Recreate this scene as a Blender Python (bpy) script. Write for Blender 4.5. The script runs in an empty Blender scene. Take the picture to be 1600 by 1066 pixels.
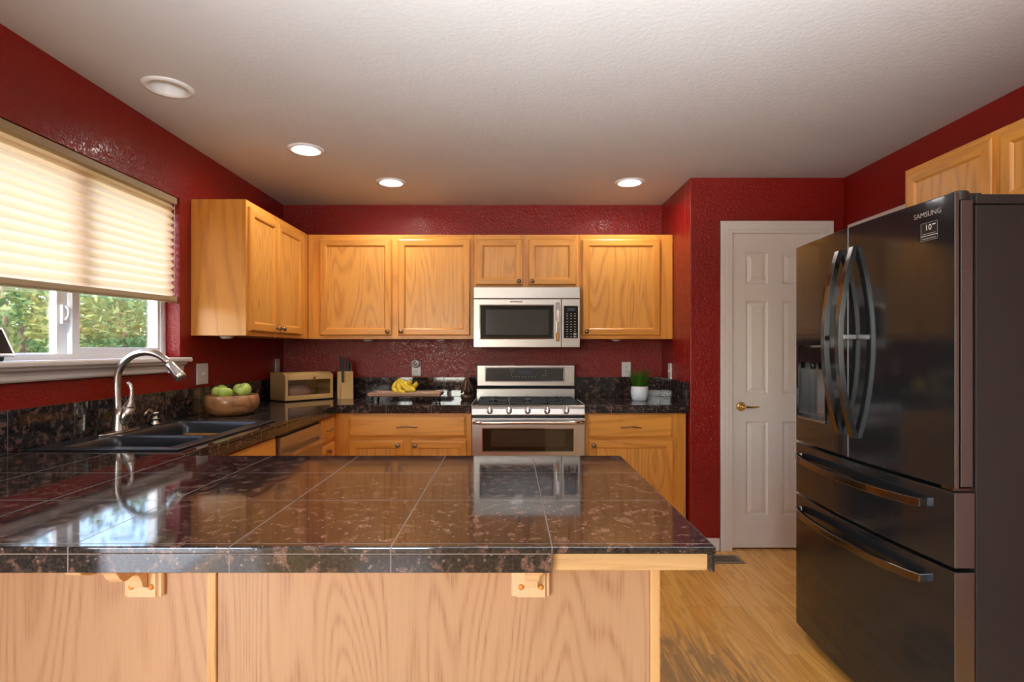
import bpy, bmesh, math, random
from mathutils import Vector, Matrix
random.seed(7)
S = bpy.context.scene
COL = S.collection
PI = math.pi
H = 1.343            # camera height above the floor
CT = 0.973           # worktop height
CEIL = 2.498

# ------------------------------------------------------------------ camera
cd = bpy.data.cameras.new('camera')
cam = bpy.data.objects.new('camera', cd)
COL.objects.link(cam)
cam.location = (0, 0, H)
cam.rotation_euler = (PI / 2, 0, 0)
cd.sensor_width = 36
cd.lens = 36 * 860 / 1600
cd.shift_x = 0.0025
cd.shift_y = 0.00875
cd.clip_start = 0.02
S.camera = cam

# ------------------------------------------------------------------ view, world, sun, daylight
S.view_settings.view_transform = 'Standard'
S.view_settings.look = 'None'
S.view_settings.gamma = 1
S.view_settings.exposure = 0.43
S.view_settings.use_curve_mapping = False
S.cycles.use_denoising = True
S.cycles.max_bounces = 10
S.cycles.diffuse_bounces = 5
S.cycles.glossy_bounces = 5
S.cycles.sample_clamp_indirect = 6
S.cycles.caustics_reflective = False
S.cycles.caustics_refractive = False

W = bpy.data.worlds.new('World')
S.world = W
W.use_nodes = True
wn = W.node_tree.nodes
wl = W.node_tree.links
sky = wn.new('ShaderNodeTexSky')
sky.sky_type = 'NISHITA'
sky.sun_disc = False
sky.sun_elevation = math.radians(48)
sky.sun_rotation = math.radians(170)
sky.air_density = 1.0
sky.dust_density = 2.0
bg = wn['Background']
bg.inputs['Strength'].default_value = 1.9
wl.new(sky.outputs[0], bg.inputs['Color'])

sd = bpy.data.lights.new('sun', 'SUN')
sun = bpy.data.objects.new('sun', sd)
COL.objects.link(sun)
sd.energy = 9.0
sd.angle = math.radians(0.6)
sd.color = (1, 0.95, 0.86)
sun.rotation_euler = Vector((0.10, 1.0, -1.15)).to_track_quat('-Z', 'Y').to_euler()


def area(name, loc, aim, sx, sy, power, color):
    d = bpy.data.lights.new(name, 'AREA')
    d.shape = 'RECTANGLE'
    d.size = sx
    d.size_y = sy
    d.energy = power
    d.color = color
    o = bpy.data.objects.new(name, d)
    COL.objects.link(o)
    o.location = loc
    o.rotation_euler = (Vector(aim) - Vector(loc)).to_track_quat('-Z', 'Y').to_euler()
    return o


# daylight in the openings of the family room behind the camera and in the kitchen window
area('daylight_rear', (-1.275, -3.97, 1.60), (-1.275, 0, 1.8), 0.85, 1.2, 13, (0.97, 0.98, 1.0))
area('daylight_patio', (-1.93, -1.3, 1.15), (0.2, -1.3, 1.5), 1.8, 2.0, 24, (0.92, 0.97, 1.0))
# added spot lamp that brightens the ceiling, standing in for a bounced flash
fl_ = bpy.data.lights.new('flash_stand_in', 'SPOT')
fl_.energy = 350
fl_.color = (0.93, 0.97, 1.0)
fl_.spot_size = math.radians(120)
fl_.spot_blend = 0.6
fl_.shadow_soft_size = 0.2
flash = bpy.data.objects.new('flash_stand_in', fl_)
COL.objects.link(flash)
flash.location = (0.2, 0.1, 1.62)
flash.rotation_euler = Vector((0, 0.55, 1.0)).to_track_quat('-Z', 'Y').to_euler()


# ------------------------------------------------------------------ node helpers
def mat(name):
    m = bpy.data.materials.new(name)
    m.use_nodes = True
    nt = m.node_tree
    return m, nt, nt.nodes['Principled BSDF']


def N(nt, typ, **kw):
    n = nt.nodes.new(typ)
    for k, v in kw.items():
        setattr(n, k, v)
    return n


def L(nt, a, b):
    nt.links.new(a, b)


def math_node(nt, op, a, b=None):
    n = N(nt, 'ShaderNodeMath', operation=op)
    for i, v in enumerate((a, b)):
        if v is None:
            continue
        if isinstance(v, (int, float)):
            n.inputs[i].default_value = v
        else:
            L(nt, v, n.inputs[i])
    return n.outputs[0]


def ramp(nt, fac, stops):
    r = N(nt, 'ShaderNodeValToRGB')
    els = r.color_ramp.elements
    while len(els) < len(stops):
        els.new(0.5)
    for e, (p, c) in zip(els, stops):
        e.position = p
        e.color = (*c, 1) if len(c) == 3 else c
    L(nt, fac, r.inputs[0])
    return r.outputs[0]


def mixc(nt, fac, a, b, blend='MIX'):
    n = N(nt, 'ShaderNodeMix', data_type='RGBA', blend_type=blend)
    if isinstance(fac, (int, float)):
        n.inputs[0].default_value = fac
    else:
        L(nt, fac, n.inputs[0])
    for i, v in ((6, a), (7, b)):
        if isinstance(v, tuple):
            n.inputs[i].default_value = (*v, 1) if len(v) == 3 else v
        else:
            L(nt, v, n.inputs[i])
    return n.outputs[2]


def coords(nt, scale=(1, 1, 1), rnd=True, rot=(0, 0, 0), world=False):
    if world:
        v = N(nt, 'ShaderNodeNewGeometry').outputs['Position']
    else:
        v = N(nt, 'ShaderNodeTexCoord').outputs['Object']
    if rnd:
        oi = N(nt, 'ShaderNodeObjectInfo')
        a = N(nt, 'ShaderNodeVectorMath', operation='ADD')
        L(nt, v, a.inputs[0])
        L(nt, math_node(nt, 'MULTIPLY', oi.outputs['Random'], 37.0), a.inputs[1])
        v = a.outputs[0]
    mp = N(nt, 'ShaderNodeMapping')
    mp.inputs['Scale'].default_value = scale
    mp.inputs['Rotation'].default_value = rot
    L(nt, v, mp.inputs['Vector'])
    return mp.outputs[0]


def noise(nt, vec, scale, detail=2, rough=0.5, dist=0.0):
    n = N(nt, 'ShaderNodeTexNoise')
    n.inputs['Scale'].default_value = scale
    n.inputs['Detail'].default_value = detail
    n.inputs['Roughness'].default_value = rough
    n.inputs['Distortion'].default_value = dist
    if vec is not None:
        L(nt, vec, n.inputs['Vector'])
    return n.outputs[0]


def bump(nt, bsdf, height, strength, dist):
    b = N(nt, 'ShaderNodeBump')
    b.inputs['Strength'].default_value = strength
    b.inputs['Distance'].default_value = dist
    L(nt, height, b.inputs['Height'])
    L(nt, b.outputs[0], bsdf.inputs['Normal'])


def plain(name, col, rough=0.5, metal=0.0, spec=0.5, vary=0.06, coat=0.0):
    m, nt, p = mat(name)
    n = noise(nt, coords(nt), 30, 3)
    c = mixc(nt, n, tuple(x * (1 - vary) for x in col), tuple(min(1, x * (1 + vary)) for x in col))
    L(nt, c, p.inputs['Base Color'])
    p.inputs['Roughness'].default_value = rough
    p.inputs['Metallic'].default_value = metal
    p.inputs['Specular IOR Level'].default_value = spec
    p.inputs['Coat Weight'].default_value = coat
    return m


def oak(name, light, dark, axis='z', freq=5.0, rings=46, amt=0.55, rough=0.34, stretch=0.10):
    m, nt, p = mat(name)
    s = {'x': (stretch, 1, 1), 'y': (1, stretch, 1), 'z': (1, 1, stretch)}[axis]
    f = {'x': (0.03, 1, 1), 'y': (1, 0.03, 1), 'z': (1, 1, 0.03)}[axis]
    c = coords(nt, s)
    base = noise(nt, c, freq, 1.5, 0.45, 0.25)
    wob = math_node(nt, 'SINE', math_node(nt, 'MULTIPLY', base, rings))
    band = math_node(nt, 'POWER', math_node(nt, 'ADD', math_node(nt, 'MULTIPLY', wob, 0.5), 0.5), 2.6)
    pores = noise(nt, coords(nt, f), 260, 2, 0.6)
    pore = ramp(nt, pores, [(0.46, (0, 0, 0)), (0.68, (1, 1, 1))])
    tone = noise(nt, coords(nt, s), 2.2, 1)
    fac = math_node(nt, 'MULTIPLY', math_node(nt, 'MULTIPLY', band, math_node(nt, 'ADD', math_node(nt, 'MULTIPLY', pore, 0.7), 0.45)), amt)
    fac2 = math_node(nt, 'ADD', fac, math_node(nt, 'MULTIPLY', pore, 0.13))
    l2 = mixc(nt, tone, tuple(x * 0.90 for x in light), tuple(min(1, x * 1.08) for x in light))
    col = mixc(nt, fac2, l2, dark)
    L(nt, col, p.inputs['Base Color'])
    p.inputs['Roughness'].default_value = rough
    p.inputs['Coat Weight'].default_value = 0.15
    p.inputs['Coat Roughness'].default_value = 0.25
    bump(nt, p, pores, 0.04, 0.001)
    return m


# ------------------------------------------------------------------ materials
OL, OD = (0.80, 0.350, 0.058), (0.42, 0.145, 0.020)
M = {}
M['oak_v'] = oak('oak_vertical', OL, OD, 'z')
M['oak_h'] = oak('oak_horizontal', OL, OD, 'x')
M['oak_panel'] = oak('oak_panel', (0.80, 0.375, 0.075), (0.44, 0.155, 0.024), 'z', 5.0, 105, 0.60, stretch=0.13)
M['ply'] = oak('oak_plywood', (0.53, 0.328, 0.186), (0.34, 0.166, 0.08), 'z', 4.2, 230, 0.60, 0.36, 0.11)
M['oak_light'] = oak('oak_pale', (0.74, 0.45, 0.19), (0.48, 0.24, 0.08), 'z')
M['pine'] = oak('pale_pine', (0.80, 0.58, 0.34), (0.62, 0.38, 0.17), 'z', amt=0.3)
M['substrate'] = oak('raw_plywood', (0.62, 0.38, 0.16), (0.38, 0.2, 0.07), 'x', 9, 30, 0.4, 0.6)
M['maple'] = oak('maple', (0.64, 0.40, 0.15), (0.46, 0.25, 0.08), 'x', 5, 24, 0.35, 0.4)
M['maple_v'] = oak('maple_vertical', (0.64, 0.40, 0.15), (0.46, 0.25, 0.08), 'z', 5, 24, 0.35, 0.4)
M['traywood'] = oak('tray_wood', (0.42, 0.24, 0.14), (0.22, 0.11, 0.06), 'x', 7, 30, 0.6, 0.45)
M['bowlwood'] = oak('bowl_wood', (0.44, 0.20, 0.075), (0.10, 0.032, 0.010), 'x', 8, 38, 0.8, 0.3, 0.30)
M['darkwood'] = oak('dark_carved_wood', (0.085, 0.032, 0.014), (0.03, 0.01, 0.005), 'z', 9, 26, 0.7, 0.35)


def wall_mat(name, col, rough, bs, bd, scale=75):
    m, nt, p = mat(name)
    c = coords(nt, rnd=False, world=True)
    n1 = noise(nt, c, scale, 4, 0.55, 0.6)
    h = ramp(nt, n1, [(0.40, (0, 0, 0)), (0.62, (1, 1, 1))])
    v = noise(nt, c, 3, 2)
    L(nt, mixc(nt, v, tuple(x * 0.95 for x in col), tuple(x * 1.05 for x in col)), p.inputs['Base Color'])
    p.inputs['Roughness'].default_value = rough
    p.inputs['Specular IOR Level'].default_value = 0.42
    bump(nt, p, h, bs, bd)
    return m


M['red'] = wall_mat('red_wall_paint', (0.255, 0.0072, 0.0038), 0.22, 0.55, 0.0025)
M['beige'] = wall_mat('cream_wall_paint', (0.46, 0.43, 0.39), 0.6, 0.2, 0.001)
M['ceil'] = wall_mat('ceiling_paint', (0.545, 0.535, 0.535), 0.8, 0.13, 0.003, 48)
M['white'] = plain('white_trim_paint', (0.76, 0.70, 0.64), 0.35, vary=0.02)
M['vinyl'] = plain('white_vinyl', (0.80, 0.80, 0.80), 0.3, vary=0.02)
M['plate'] = plain('white_plastic_plate', (0.80, 0.78, 0.74), 0.3, vary=0.02)
M['pot'] = plain('white_ceramic', (0.78, 0.82, 0.86), 0.25, vary=0.02)
M['black'] = plain('black_plastic', (0.012, 0.012, 0.013), 0.35)
M['gap'] = plain('black_gap', (0.006, 0.006, 0.006), 0.7)
M['blackglass'] = plain('black_glass', (0.008, 0.008, 0.009), 0.06, coat=0.3)
M['darkglass'] = plain('smoky_glass', (0.055, 0.058, 0.058), 0.10)
M['ovenglass'] = plain('bronze_oven_glass', (0.05, 0.033, 0.022), 0.08)
M['iron'] = plain('cast_iron', (0.022, 0.024, 0.027), 0.5)
M['sink'] = plain('black_composite', (0.016, 0.019, 0.024), 0.30)
M['bronze'] = plain('dark_bronze', (0.30, 0.215, 0.15), 0.30, 1.0)
M['chrome'] = plain('polished_chrome', (0.80, 0.80, 0.80), 0.10, 1.0, vary=0.02)
M['brass'] = plain('polished_brass', (0.72, 0.50, 0.16), 0.16, 1.0)
M['nickel'] = plain('brushed_nickel', (0.62, 0.58, 0.53), 0.27, 1.0, vary=0.02)
M['tan'] = plain('tan_rail', (0.42, 0.31, 0.17), 0.5)
M['grey'] = plain('grey_legend', (0.35, 0.35, 0.36), 0.4)
M['lcd'] = plain('dim_display', (0.06, 0.075, 0.11), 0.15)
M['vent'] = plain('bronze_register', (0.26, 0.20, 0.13), 0.4, 0.4)
M['clearplug'] = plain('frosted_plug', (0.62, 0.58, 0.55), 0.08)
M['screen'] = plain('dark_screen', (0.02, 0.015, 0.014), 0.06)
M['silverframe'] = plain('silver_frame', (0.55, 0.56, 0.58), 0.3, 0.6)
M['bark'] = plain('bark', (0.12, 0.08, 0.05), 0.9, vary=0.3)
M['fence'] = oak('fence_boards', (0.30, 0.17, 0.09), (0.16, 0.09, 0.05), 'z', 5, 30, 0.6, 0.8)
M['lawn'] = plain('lawn', (0.10, 0.15, 0.04), 0.9, vary=0.4)
M['concrete'] = plain('concrete', (0.48, 0.47, 0.46), 0.85, vary=0.15)
M['grout'] = plain('grey_grout', (0.20, 0.17, 0.15), 0.7)
M['badge'] = plain('dull_badge', (0.42, 0.42, 0.43), 0.3, 0.6)
M['sticker'] = plain('black_sticker', (0.004, 0.004, 0.004), 0.25)
M['stickertext'] = plain('white_print', (0.75, 0.75, 0.75), 0.4)


def steel(name, col, rough, axis, amt=0.06, metal=1.0):
    m, nt, p = mat(name)
    s = {'x': (1, 60, 60), 'z': (60, 60, 1)}[axis]
    n = noise(nt, coords(nt, s), 6, 2)
    L(nt, mixc(nt, n, tuple(x * 0.94 for x in col), tuple(min(1, x * 1.04) for x in col)), p.inputs['Base Color'])
    p.inputs['Metallic'].default_value = metal
    r = N(nt, 'ShaderNodeMapRange')
    r.inputs[3].default_value = max(0.02, rough - amt)
    r.inputs[4].default_value = rough + amt
    L(nt, n, r.inputs[0])
    L(nt, r.outputs[0], p.inputs['Roughness'])
    return m


M['steel'] = steel('stainless_steel', (0.53, 0.50, 0.47), 0.33, 'x')
M['steelsmooth'] = steel('satin_steel', (0.66, 0.635, 0.61), 0.17, 'x', 0.03)
M['blacksteel'] = steel('black_stainless', (0.060, 0.066, 0.074), 0.09, 'z', 0.03, 0.8)
M['blacksteel_side'] = steel('black_stainless_edge', (0.25, 0.25, 0.25), 0.32, 'z', 0.04)
M['fridgeside'] = plain('fridge_side_enamel', (0.028, 0.0265, 0.026), 0.33)
M['handle'] = steel('dark_handle_steel', (0.22, 0.22, 0.22), 0.18, 'z', 0.03)
M['dispsteel'] = steel('dispenser_steel', (0.42, 0.43, 0.45), 0.25, 'z', 0.03)


def granite():
    m, nt, p = mat('brown_granite_tile')
    geo = N(nt, 'ShaderNodeNewGeometry')
    pos = geo.outputs['Position']
    sx = N(nt, 'ShaderNodeSeparateXYZ')
    L(nt, pos, sx.inputs[0])
    nx = N(nt, 'ShaderNodeSeparateXYZ')
    L(nt, geo.outputs['Normal'], nx.inputs[0])
    n1 = noise(nt, pos, 34, 4, 0.6, 0.5)
    n2 = noise(nt, pos, 120, 3, 0.6)
    n3 = noise(nt, pos, 300, 2, 0.6)
    blot = ramp(nt, n1, [(0.535, (0, 0, 0)), (0.615, (1, 1, 1))])
    base = ramp(nt, n2, [(0.35, (0.006, 0.006, 0.008)), (0.62, (0.034, 0.027, 0.025))])
    flake = ramp(nt, n3, [(0.3, (0.07, 0.035, 0.026)), (0.7, (0.27, 0.15, 0.115))])
    c = mixc(nt, math_node(nt, 'MULTIPLY', blot, 0.75), base, flake)
    # a few pale flecks
    vo = N(nt, 'ShaderNodeTexVoronoi')
    vo.inputs['Scale'].default_value = 60
    L(nt, pos, vo.inputs['Vector'])
    fl = ramp(nt, vo.outputs['Distance'], [(0.10, (1, 1, 1)), (0.20, (0, 0, 0))])
    c = mixc(nt, math_node(nt, 'MULTIPLY', fl, 0.35), c, (0.42, 0.30, 0.26))
    lines = []
    for ax, off in ((0, 0.08), (1, 1.051)):
        f = math_node(nt, 'FRACT', math_node(nt, 'ADD', math_node(nt, 'DIVIDE', math_node(nt, 'SUBTRACT', sx.outputs[ax], off), 0.303), 40.5))
        d = math_node(nt, 'ABSOLUTE', math_node(nt, 'SUBTRACT', f, 0.5))
        ln = math_node(nt, 'LESS_THAN', d, 0.0042)
        ok = math_node(nt, 'LESS_THAN', math_node(nt, 'ABSOLUTE', nx.outputs[ax]), 0.5)
        if ax == 0:
            ok = math_node(nt, 'MULTIPLY', ok, math_node(nt, 'SUBTRACT', 1.0, math_node(nt, 'LESS_THAN', math_node(nt, 'ABSOLUTE', math_node(nt, 'SUBTRACT', sx.outputs[0], 0.383)), 0.02)))
        lines.append(math_node(nt, 'MULTIPLY', ln, ok))
    g = math_node(nt, 'MAXIMUM', lines[0], lines[1])
    c = mixc(nt, g, c, (0.15, 0.125, 0.11))
    L(nt, c, p.inputs['Base Color'])
    r = math_node(nt, 'ADD', math_node(nt, 'MULTIPLY', g, 0.4), math_node(nt, 'MULTIPLY', blot, 0.03))
    L(nt, math_node(nt, 'ADD', r, 0.055), p.inputs['Roughness'])
    p.inputs['IOR'].default_value = 1.54
    return m


M['granite'] = granite()


def floor_mat():
    m, nt, p = mat('oak_strip_floor')
    geo = N(nt, 'ShaderNodeNewGeometry')
    pos = geo.outputs['Position']
    mp = N(nt, 'ShaderNodeMapping')
    mp.inputs['Rotation'].default_value = (0, 0, PI / 2)
    L(nt, pos, mp.inputs['Vector'])
    br = N(nt, 'ShaderNodeTexBrick')
    br.offset = 0.37
    br.offset_frequency = 3
    br.inputs['Color1'].default_value = (0.0, 0.0, 0.0, 1)
    br.inputs['Color2'].default_value = (1, 1, 1, 1)
    br.inputs['Mortar'].default_value = (0.5, 0.5, 0.5, 1)
    br.inputs['Scale'].default_value = 1.0
    br.inputs['Mortar Size'].default_value = 0.0010
    br.inputs['Mortar Smooth'].default_value = 0.1
    br.inputs['Brick Width'].default_value = 0.72
    br.inputs['Row Height'].default_value = 0.058
    L(nt, mp.outputs[0], br.inputs['Vector'])
    rnd = br.outputs['Color']
    off = N(nt, 'ShaderNodeVectorMath', operation='MULTIPLY_ADD')
    L(nt, rnd, off.inputs[0])
    off.inputs[1].default_value = (13, 7, 3)
    L(nt, pos, off.inputs[2])
    ms = N(nt, 'ShaderNodeMapping')
    ms.inputs['Scale'].default_value = (1, 0.10, 1)
    L(nt, off.outputs[0], ms.inputs['Vector'])
    base = noise(nt, ms.outputs[0], 9, 2, 0.5, 0.4)
    band = math_node(nt, 'POWER', math_node(nt, 'ADD', math_node(nt, 'MULTIPLY', math_node(nt, 'SINE', math_node(nt, 'MULTIPLY', base, 52)), 0.5), 0.5), 3.0)
    ms2 = N(nt, 'ShaderNodeMapping')
    ms2.inputs['Scale'].default_value = (1, 0.04, 1)
    L(nt, off.outputs[0], ms2.inputs['Vector'])
    pores = noise(nt, ms2.outputs[0], 220, 2)
    tone = mixc(nt, rnd, (0.76, 0.370, 0.078), (0.88, 0.480, 0.130))
    c = mixc(nt, math_node(nt, 'MULTIPLY', band, 0.42), tone, (0.44, 0.20, 0.045))
    c = mixc(nt, math_node(nt, 'MULTIPLY', pores, 0.12), c, (0.36, 0.16, 0.04))
    # worn grey finish along the traffic path in front of the peninsula end
    sep = N(nt, 'ShaderNodeSeparateXYZ')
    L(nt, pos, sep.inputs[0])
    dx = math_node(nt, 'DIVIDE', math_node(nt, 'SUBTRACT', sep.outputs[0], 0.70), 0.60)
    dy = math_node(nt, 'DIVIDE', math_node(nt, 'SUBTRACT', sep.outputs[1], 2.15), 0.85)
    rr = math_node(nt, 'ADD', math_node(nt, 'MULTIPLY', dx, dx), math_node(nt, 'MULTIPLY', dy, dy))
    reg = ramp(nt, rr, [(0.0, (1, 1, 1)), (1.0, (0, 0, 0))])
    ms3 = N(nt, 'ShaderNodeMapping')
    ms3.inputs['Scale'].default_value = (1, 0.12, 1)
    L(nt, off.outputs[0], ms3.inputs['Vector'])
    wn_ = noise(nt, ms3.outputs[0], 34, 5, 0.65, 0.8)
    worn = ramp(nt, math_node(nt, 'MULTIPLY', math_node(nt, 'ADD', math_node(nt, 'MULTIPLY', wn_, 1.15), math_node(nt, 'MULTIPLY', band, 0.15)), reg), [(0.34, (0, 0, 0)), (0.60, (1, 1, 1))])
    c = mixc(nt, math_node(nt, 'MULTIPLY', worn, 0.66), c, (0.19, 0.135, 0.085))
    c = mixc(nt, math_node(nt, 'MULTIPLY', br.outputs['Fac'], 0.55), c, (0.16, 0.07, 0.02))
    L(nt, c, p.inputs['Base Color'])
    L(nt, math_node(nt, 'ADD', math_node(nt, 'MULTIPLY', worn, 0.3), 0.24), p.inputs['Roughness'])
    return m


M['floor'] = floor_mat()


def glass_mat(name, tint=(1, 1, 1), refl=0.08):
    m = bpy.data.materials.new(name)
    m.use_nodes = True
    nt = m.node_tree
    nt.nodes.remove(nt.nodes['Principled BSDF'])
    t = N(nt, 'ShaderNodeBsdfTransparent')
    t.inputs[0].default_value = (*tint, 1)
    g = N(nt, 'ShaderNodeBsdfGlossy')
    g.inputs['Roughness'].default_value = 0.02
    lw = N(nt, 'ShaderNodeLayerWeight')
    lw.inputs[0].default_value = 0.35
    f = math_node(nt, 'ADD', math_node(nt, 'MULTIPLY', lw.outputs['Fresnel'], 0.5), refl * 0.3)
    mx = N(nt, 'ShaderNodeMixShader')
    L(nt, f, mx.inputs[0])
    L(nt, t.outputs[0], mx.inputs[1])
    L(nt, g.outputs[0], mx.inputs[2])
    L(nt, mx.outputs[0], nt.nodes['Material Output'].inputs[0])
    return m


M['glass'] = glass_mat('clear_glass')
M['clearbox'] = glass_mat('clear_acrylic', (0.93, 0.92, 0.9))


def translucent(name, col, back, amount, spots=0.1):
    m = bpy.data.materials.new(name)
    m.use_nodes = True
    nt = m.node_tree
    nt.nodes.remove(nt.nodes['Principled BSDF'])
    n = noise(nt, coords(nt), 55, 4, 0.65)
    c1 = mixc(nt, n, tuple(x * (1 - spots) for x in col), col)
    c2 = mixc(nt, n, tuple(x * (1 - spots) for x in back), back)
    d = N(nt, 'ShaderNodeBsdfDiffuse')
    t = N(nt, 'ShaderNodeBsdfTranslucent')
    L(nt, c1, d.inputs[0])
    L(nt, c2, t.inputs[0])
    mx = N(nt, 'ShaderNodeMixShader')
    mx.inputs[0].default_value = amount
    L(nt, d.outputs[0], mx.inputs[1])
    L(nt, t.outputs[0], mx.inputs[2])
    L(nt, mx.outputs[0], nt.nodes['Material Output'].inputs[0])
    return m


M['shade'] = translucent('pleated_shade_fabric', (0.80, 0.66, 0.46), (1.0, 0.71, 0.46), 0.64)
M['leaf'] = translucent('leaf_green', (0.11, 0.21, 0.10), (0.15, 0.27, 0.09), 0.4, 0.5)
M['leaf2'] = translucent('leaf_yellow_green', (0.25, 0.33, 0.14), (0.30, 0.36, 0.10), 0.4, 0.5)
M['leaf3'] = translucent('leaf_dark', (0.06, 0.12, 0.06), (0.09, 0.16, 0.06), 0.35, 0.5)
M['grass'] = translucent('grass_blade', (0.07, 0.20, 0.025), (0.10, 0.22, 0.02), 0.3, 0.3)
M['bread'] = plain('bread_crust', (0.66, 0.40, 0.28), 0.3, vary=0.35)


def apple_mat():
    m, nt, p = mat('green_apple_skin')
    n = noise(nt, coords(nt), 9, 3)
    L(nt, ramp(nt, n, [(0.3, (0.33, 0.45, 0.06)), (0.7, (0.58, 0.66, 0.17))]), p.inputs['Base Color'])
    p.inputs['Roughness'].default_value = 0.28
    return m


def banana_mat():
    m, nt, p = mat('banana_skin')
    n = noise(nt, coords(nt), 22, 3)
    L(nt, ramp(nt, n, [(0.28, (0.60, 0.40, 0.02)), (0.6, (0.78, 0.56, 0.035))]), p.inputs['Base Color'])
    p.inputs['Roughness'].default_value = 0.42
    return m


M['apple'] = apple_mat()
M['banana'] = banana_mat()


def emit(name, col, s):
    m = bpy.data.materials.new(name)
    m.use_nodes = True
    nt = m.node_tree
    nt.nodes.remove(nt.nodes['Principled BSDF'])
    e = N(nt, 'ShaderNodeEmission')
    e.inputs[0].default_value = (*col, 1)
    e.inputs[1].default_value = s
    L(nt, e.outputs[0], nt.nodes['Material Output'].inputs[0])
    return m


M['bulb_on'] = emit('lit_lamp', (1.0, 0.95, 0.87), 170)
M['bulb_off'] = plain('unlit_lamp', (0.72, 0.68, 0.66), 0.3)


# ------------------------------------------------------------------ mesh helpers
def BM():
    return bmesh.new()


def box(bm, x0, x1, y0, y1, z0, z1, mi=0):
    v = [bm.verts.new(p) for p in ((x0, y0, z0), (x1, y0, z0), (x1, y1, z0), (x0, y1, z0), (x0, y0, z1), (x1, y0, z1), (x1, y1, z1), (x0, y1, z1))]
    for f in ((0, 3, 2, 1), (4, 5, 6, 7), (0, 1, 5, 4), (1, 2, 6, 5), (2, 3, 7, 6), (3, 0, 4, 7)):
        bm.faces.new([v[i] for i in f]).material_index = mi
    return v


def cells(bm, xs, ys, z0, z1, filled, mi=0, tf=None):
    """solid of grid cells between z0 and z1; only outer faces are made. tf maps (a,b,c)->xyz"""
    tf = tf or (lambda a, b, c: (a, b, c))
    vs = {}

    def v(i, j, k):
        if (i, j, k) not in vs:
            vs[(i, j, k)] = bm.verts.new(tf(xs[i], ys[j], z1 if k else z0))
        return vs[(i, j, k)]
    nx, ny = len(xs) - 1, len(ys) - 1
    F = [[filled((xs[i] + xs[i + 1]) / 2, (ys[j] + ys[j + 1]) / 2) for j in range(ny)] for i in range(nx)]

    def g(i, j):
        return 0 <= i < nx and 0 <= j < ny and F[i][j]
    for i in range(nx):
        for j in range(ny):
            if not F[i][j]:
                continue
            q = [[v(i, j, 1), v(i + 1, j, 1), v(i + 1, j + 1, 1), v(i, j + 1, 1)], [v(i, j, 0), v(i, j + 1, 0), v(i + 1, j + 1, 0), v(i + 1, j, 0)]]
            if not g(i - 1, j):
                q.append([v(i, j, 0), v(i, j, 1), v(i, j + 1, 1), v(i, j + 1, 0)])
            if not g(i + 1, j):
                q.append([v(i + 1, j, 0), v(i + 1, j + 1, 0), v(i + 1, j + 1, 1), v(i + 1, j, 1)])
            if not g(i, j - 1):
                q.append([v(i, j, 0), v(i + 1, j, 0), v(i + 1, j, 1), v(i, j, 1)])
            if not g(i, j + 1):
                q.append([v(i, j + 1, 0), v(i, j + 1, 1), v(i + 1, j + 1, 1), v(i + 1, j + 1, 0)])
            for f in q:
                bm.faces.new(f).material_index = mi


def lathe(bm, prof, c=(0, 0, 0), n=24, axis='z', mi=0, mat4=None):
    """revolve [(r, h)...] about an axis through c"""
    rings = []
    for r, h in prof:
        if r < 1e-6:
            rings.append([bm.verts.new((0, 0, h))])
        else:
            rings.append([bm.verts.new((r * math.cos(2 * PI * k / n), r * math.sin(2 * PI * k / n), h)) for k in range(n)])
    fs = []
    for a, b in zip(rings, rings[1:]):
        for k in range(n):
            k2 = (k + 1) % n
            if len(a) == 1 and len(b) == 1:
                continue
            if len(a) == 1:
                f = [a[0], b[k2], b[k]]
            elif len(b) == 1:
                f = [a[k], a[k2], b[0]]
            else:
                f = [a[k], a[k2], b[k2], b[k]]
            fc = bm.faces.new(f)
            fc.material_index = mi
            fc.smooth = True
    rot = {'z': Matrix.Identity(4), '-y': Matrix.Rotation(PI / 2, 4, 'X'), 'x': Matrix.Rotation(PI / 2, 4, 'Y'), '-x': Matrix.Rotation(-PI / 2, 4, 'Y'), '-z': Matrix.Rotation(PI, 4, 'X')}[axis]
    if mat4 is not None:
        rot = mat4
    T = Matrix.Translation(c) @ rot
    for ring in rings:
        for vv in ring:
            vv.co = T @ vv.co


def tube(bm, pts, rad, n=12, mi=0, caps=True, squash=None):
    """round tube along pts, rad a number or a list; squash (axis vector, factor) flattens it"""
    pts = [Vector(p) for p in pts]
    rs = rad if isinstance(rad, (list, tuple)) else [rad] * len(pts)
    rings = []
    ref = None
    for i, p in enumerate(pts):
        t = (pts[min(i + 1, len(pts) - 1)] - pts[max(i - 1, 0)]).normalized()
        if ref is None:
            ref = t.orthogonal().normalized()
        ref = (ref - t * ref.dot(t)).normalized()
        b = t.cross(ref)
        ring = []
        for k in range(n):
            a = 2 * PI * k / n
            o = (ref * math.cos(a) + b * math.sin(a)) * rs[i]
            if squash:
                ax = Vector(squash[0]).normalized()
                o = o - ax * o.dot(ax) * (1 - squash[1])
            ring.append(bm.verts.new(p + o))
        rings.append(ring)
    for a, b in zip(rings, rings[1:]):
        for k in range(n):
            f = bm.faces.new([a[k], a[(k + 1) % n], b[(k + 1) % n], b[k]])
            f.material_index = mi
            f.smooth = True
    if caps:
        bm.faces.new(rings[0][::-1]).material_index = mi
        bm.faces.new(rings[-1]).material_index = mi


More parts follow.
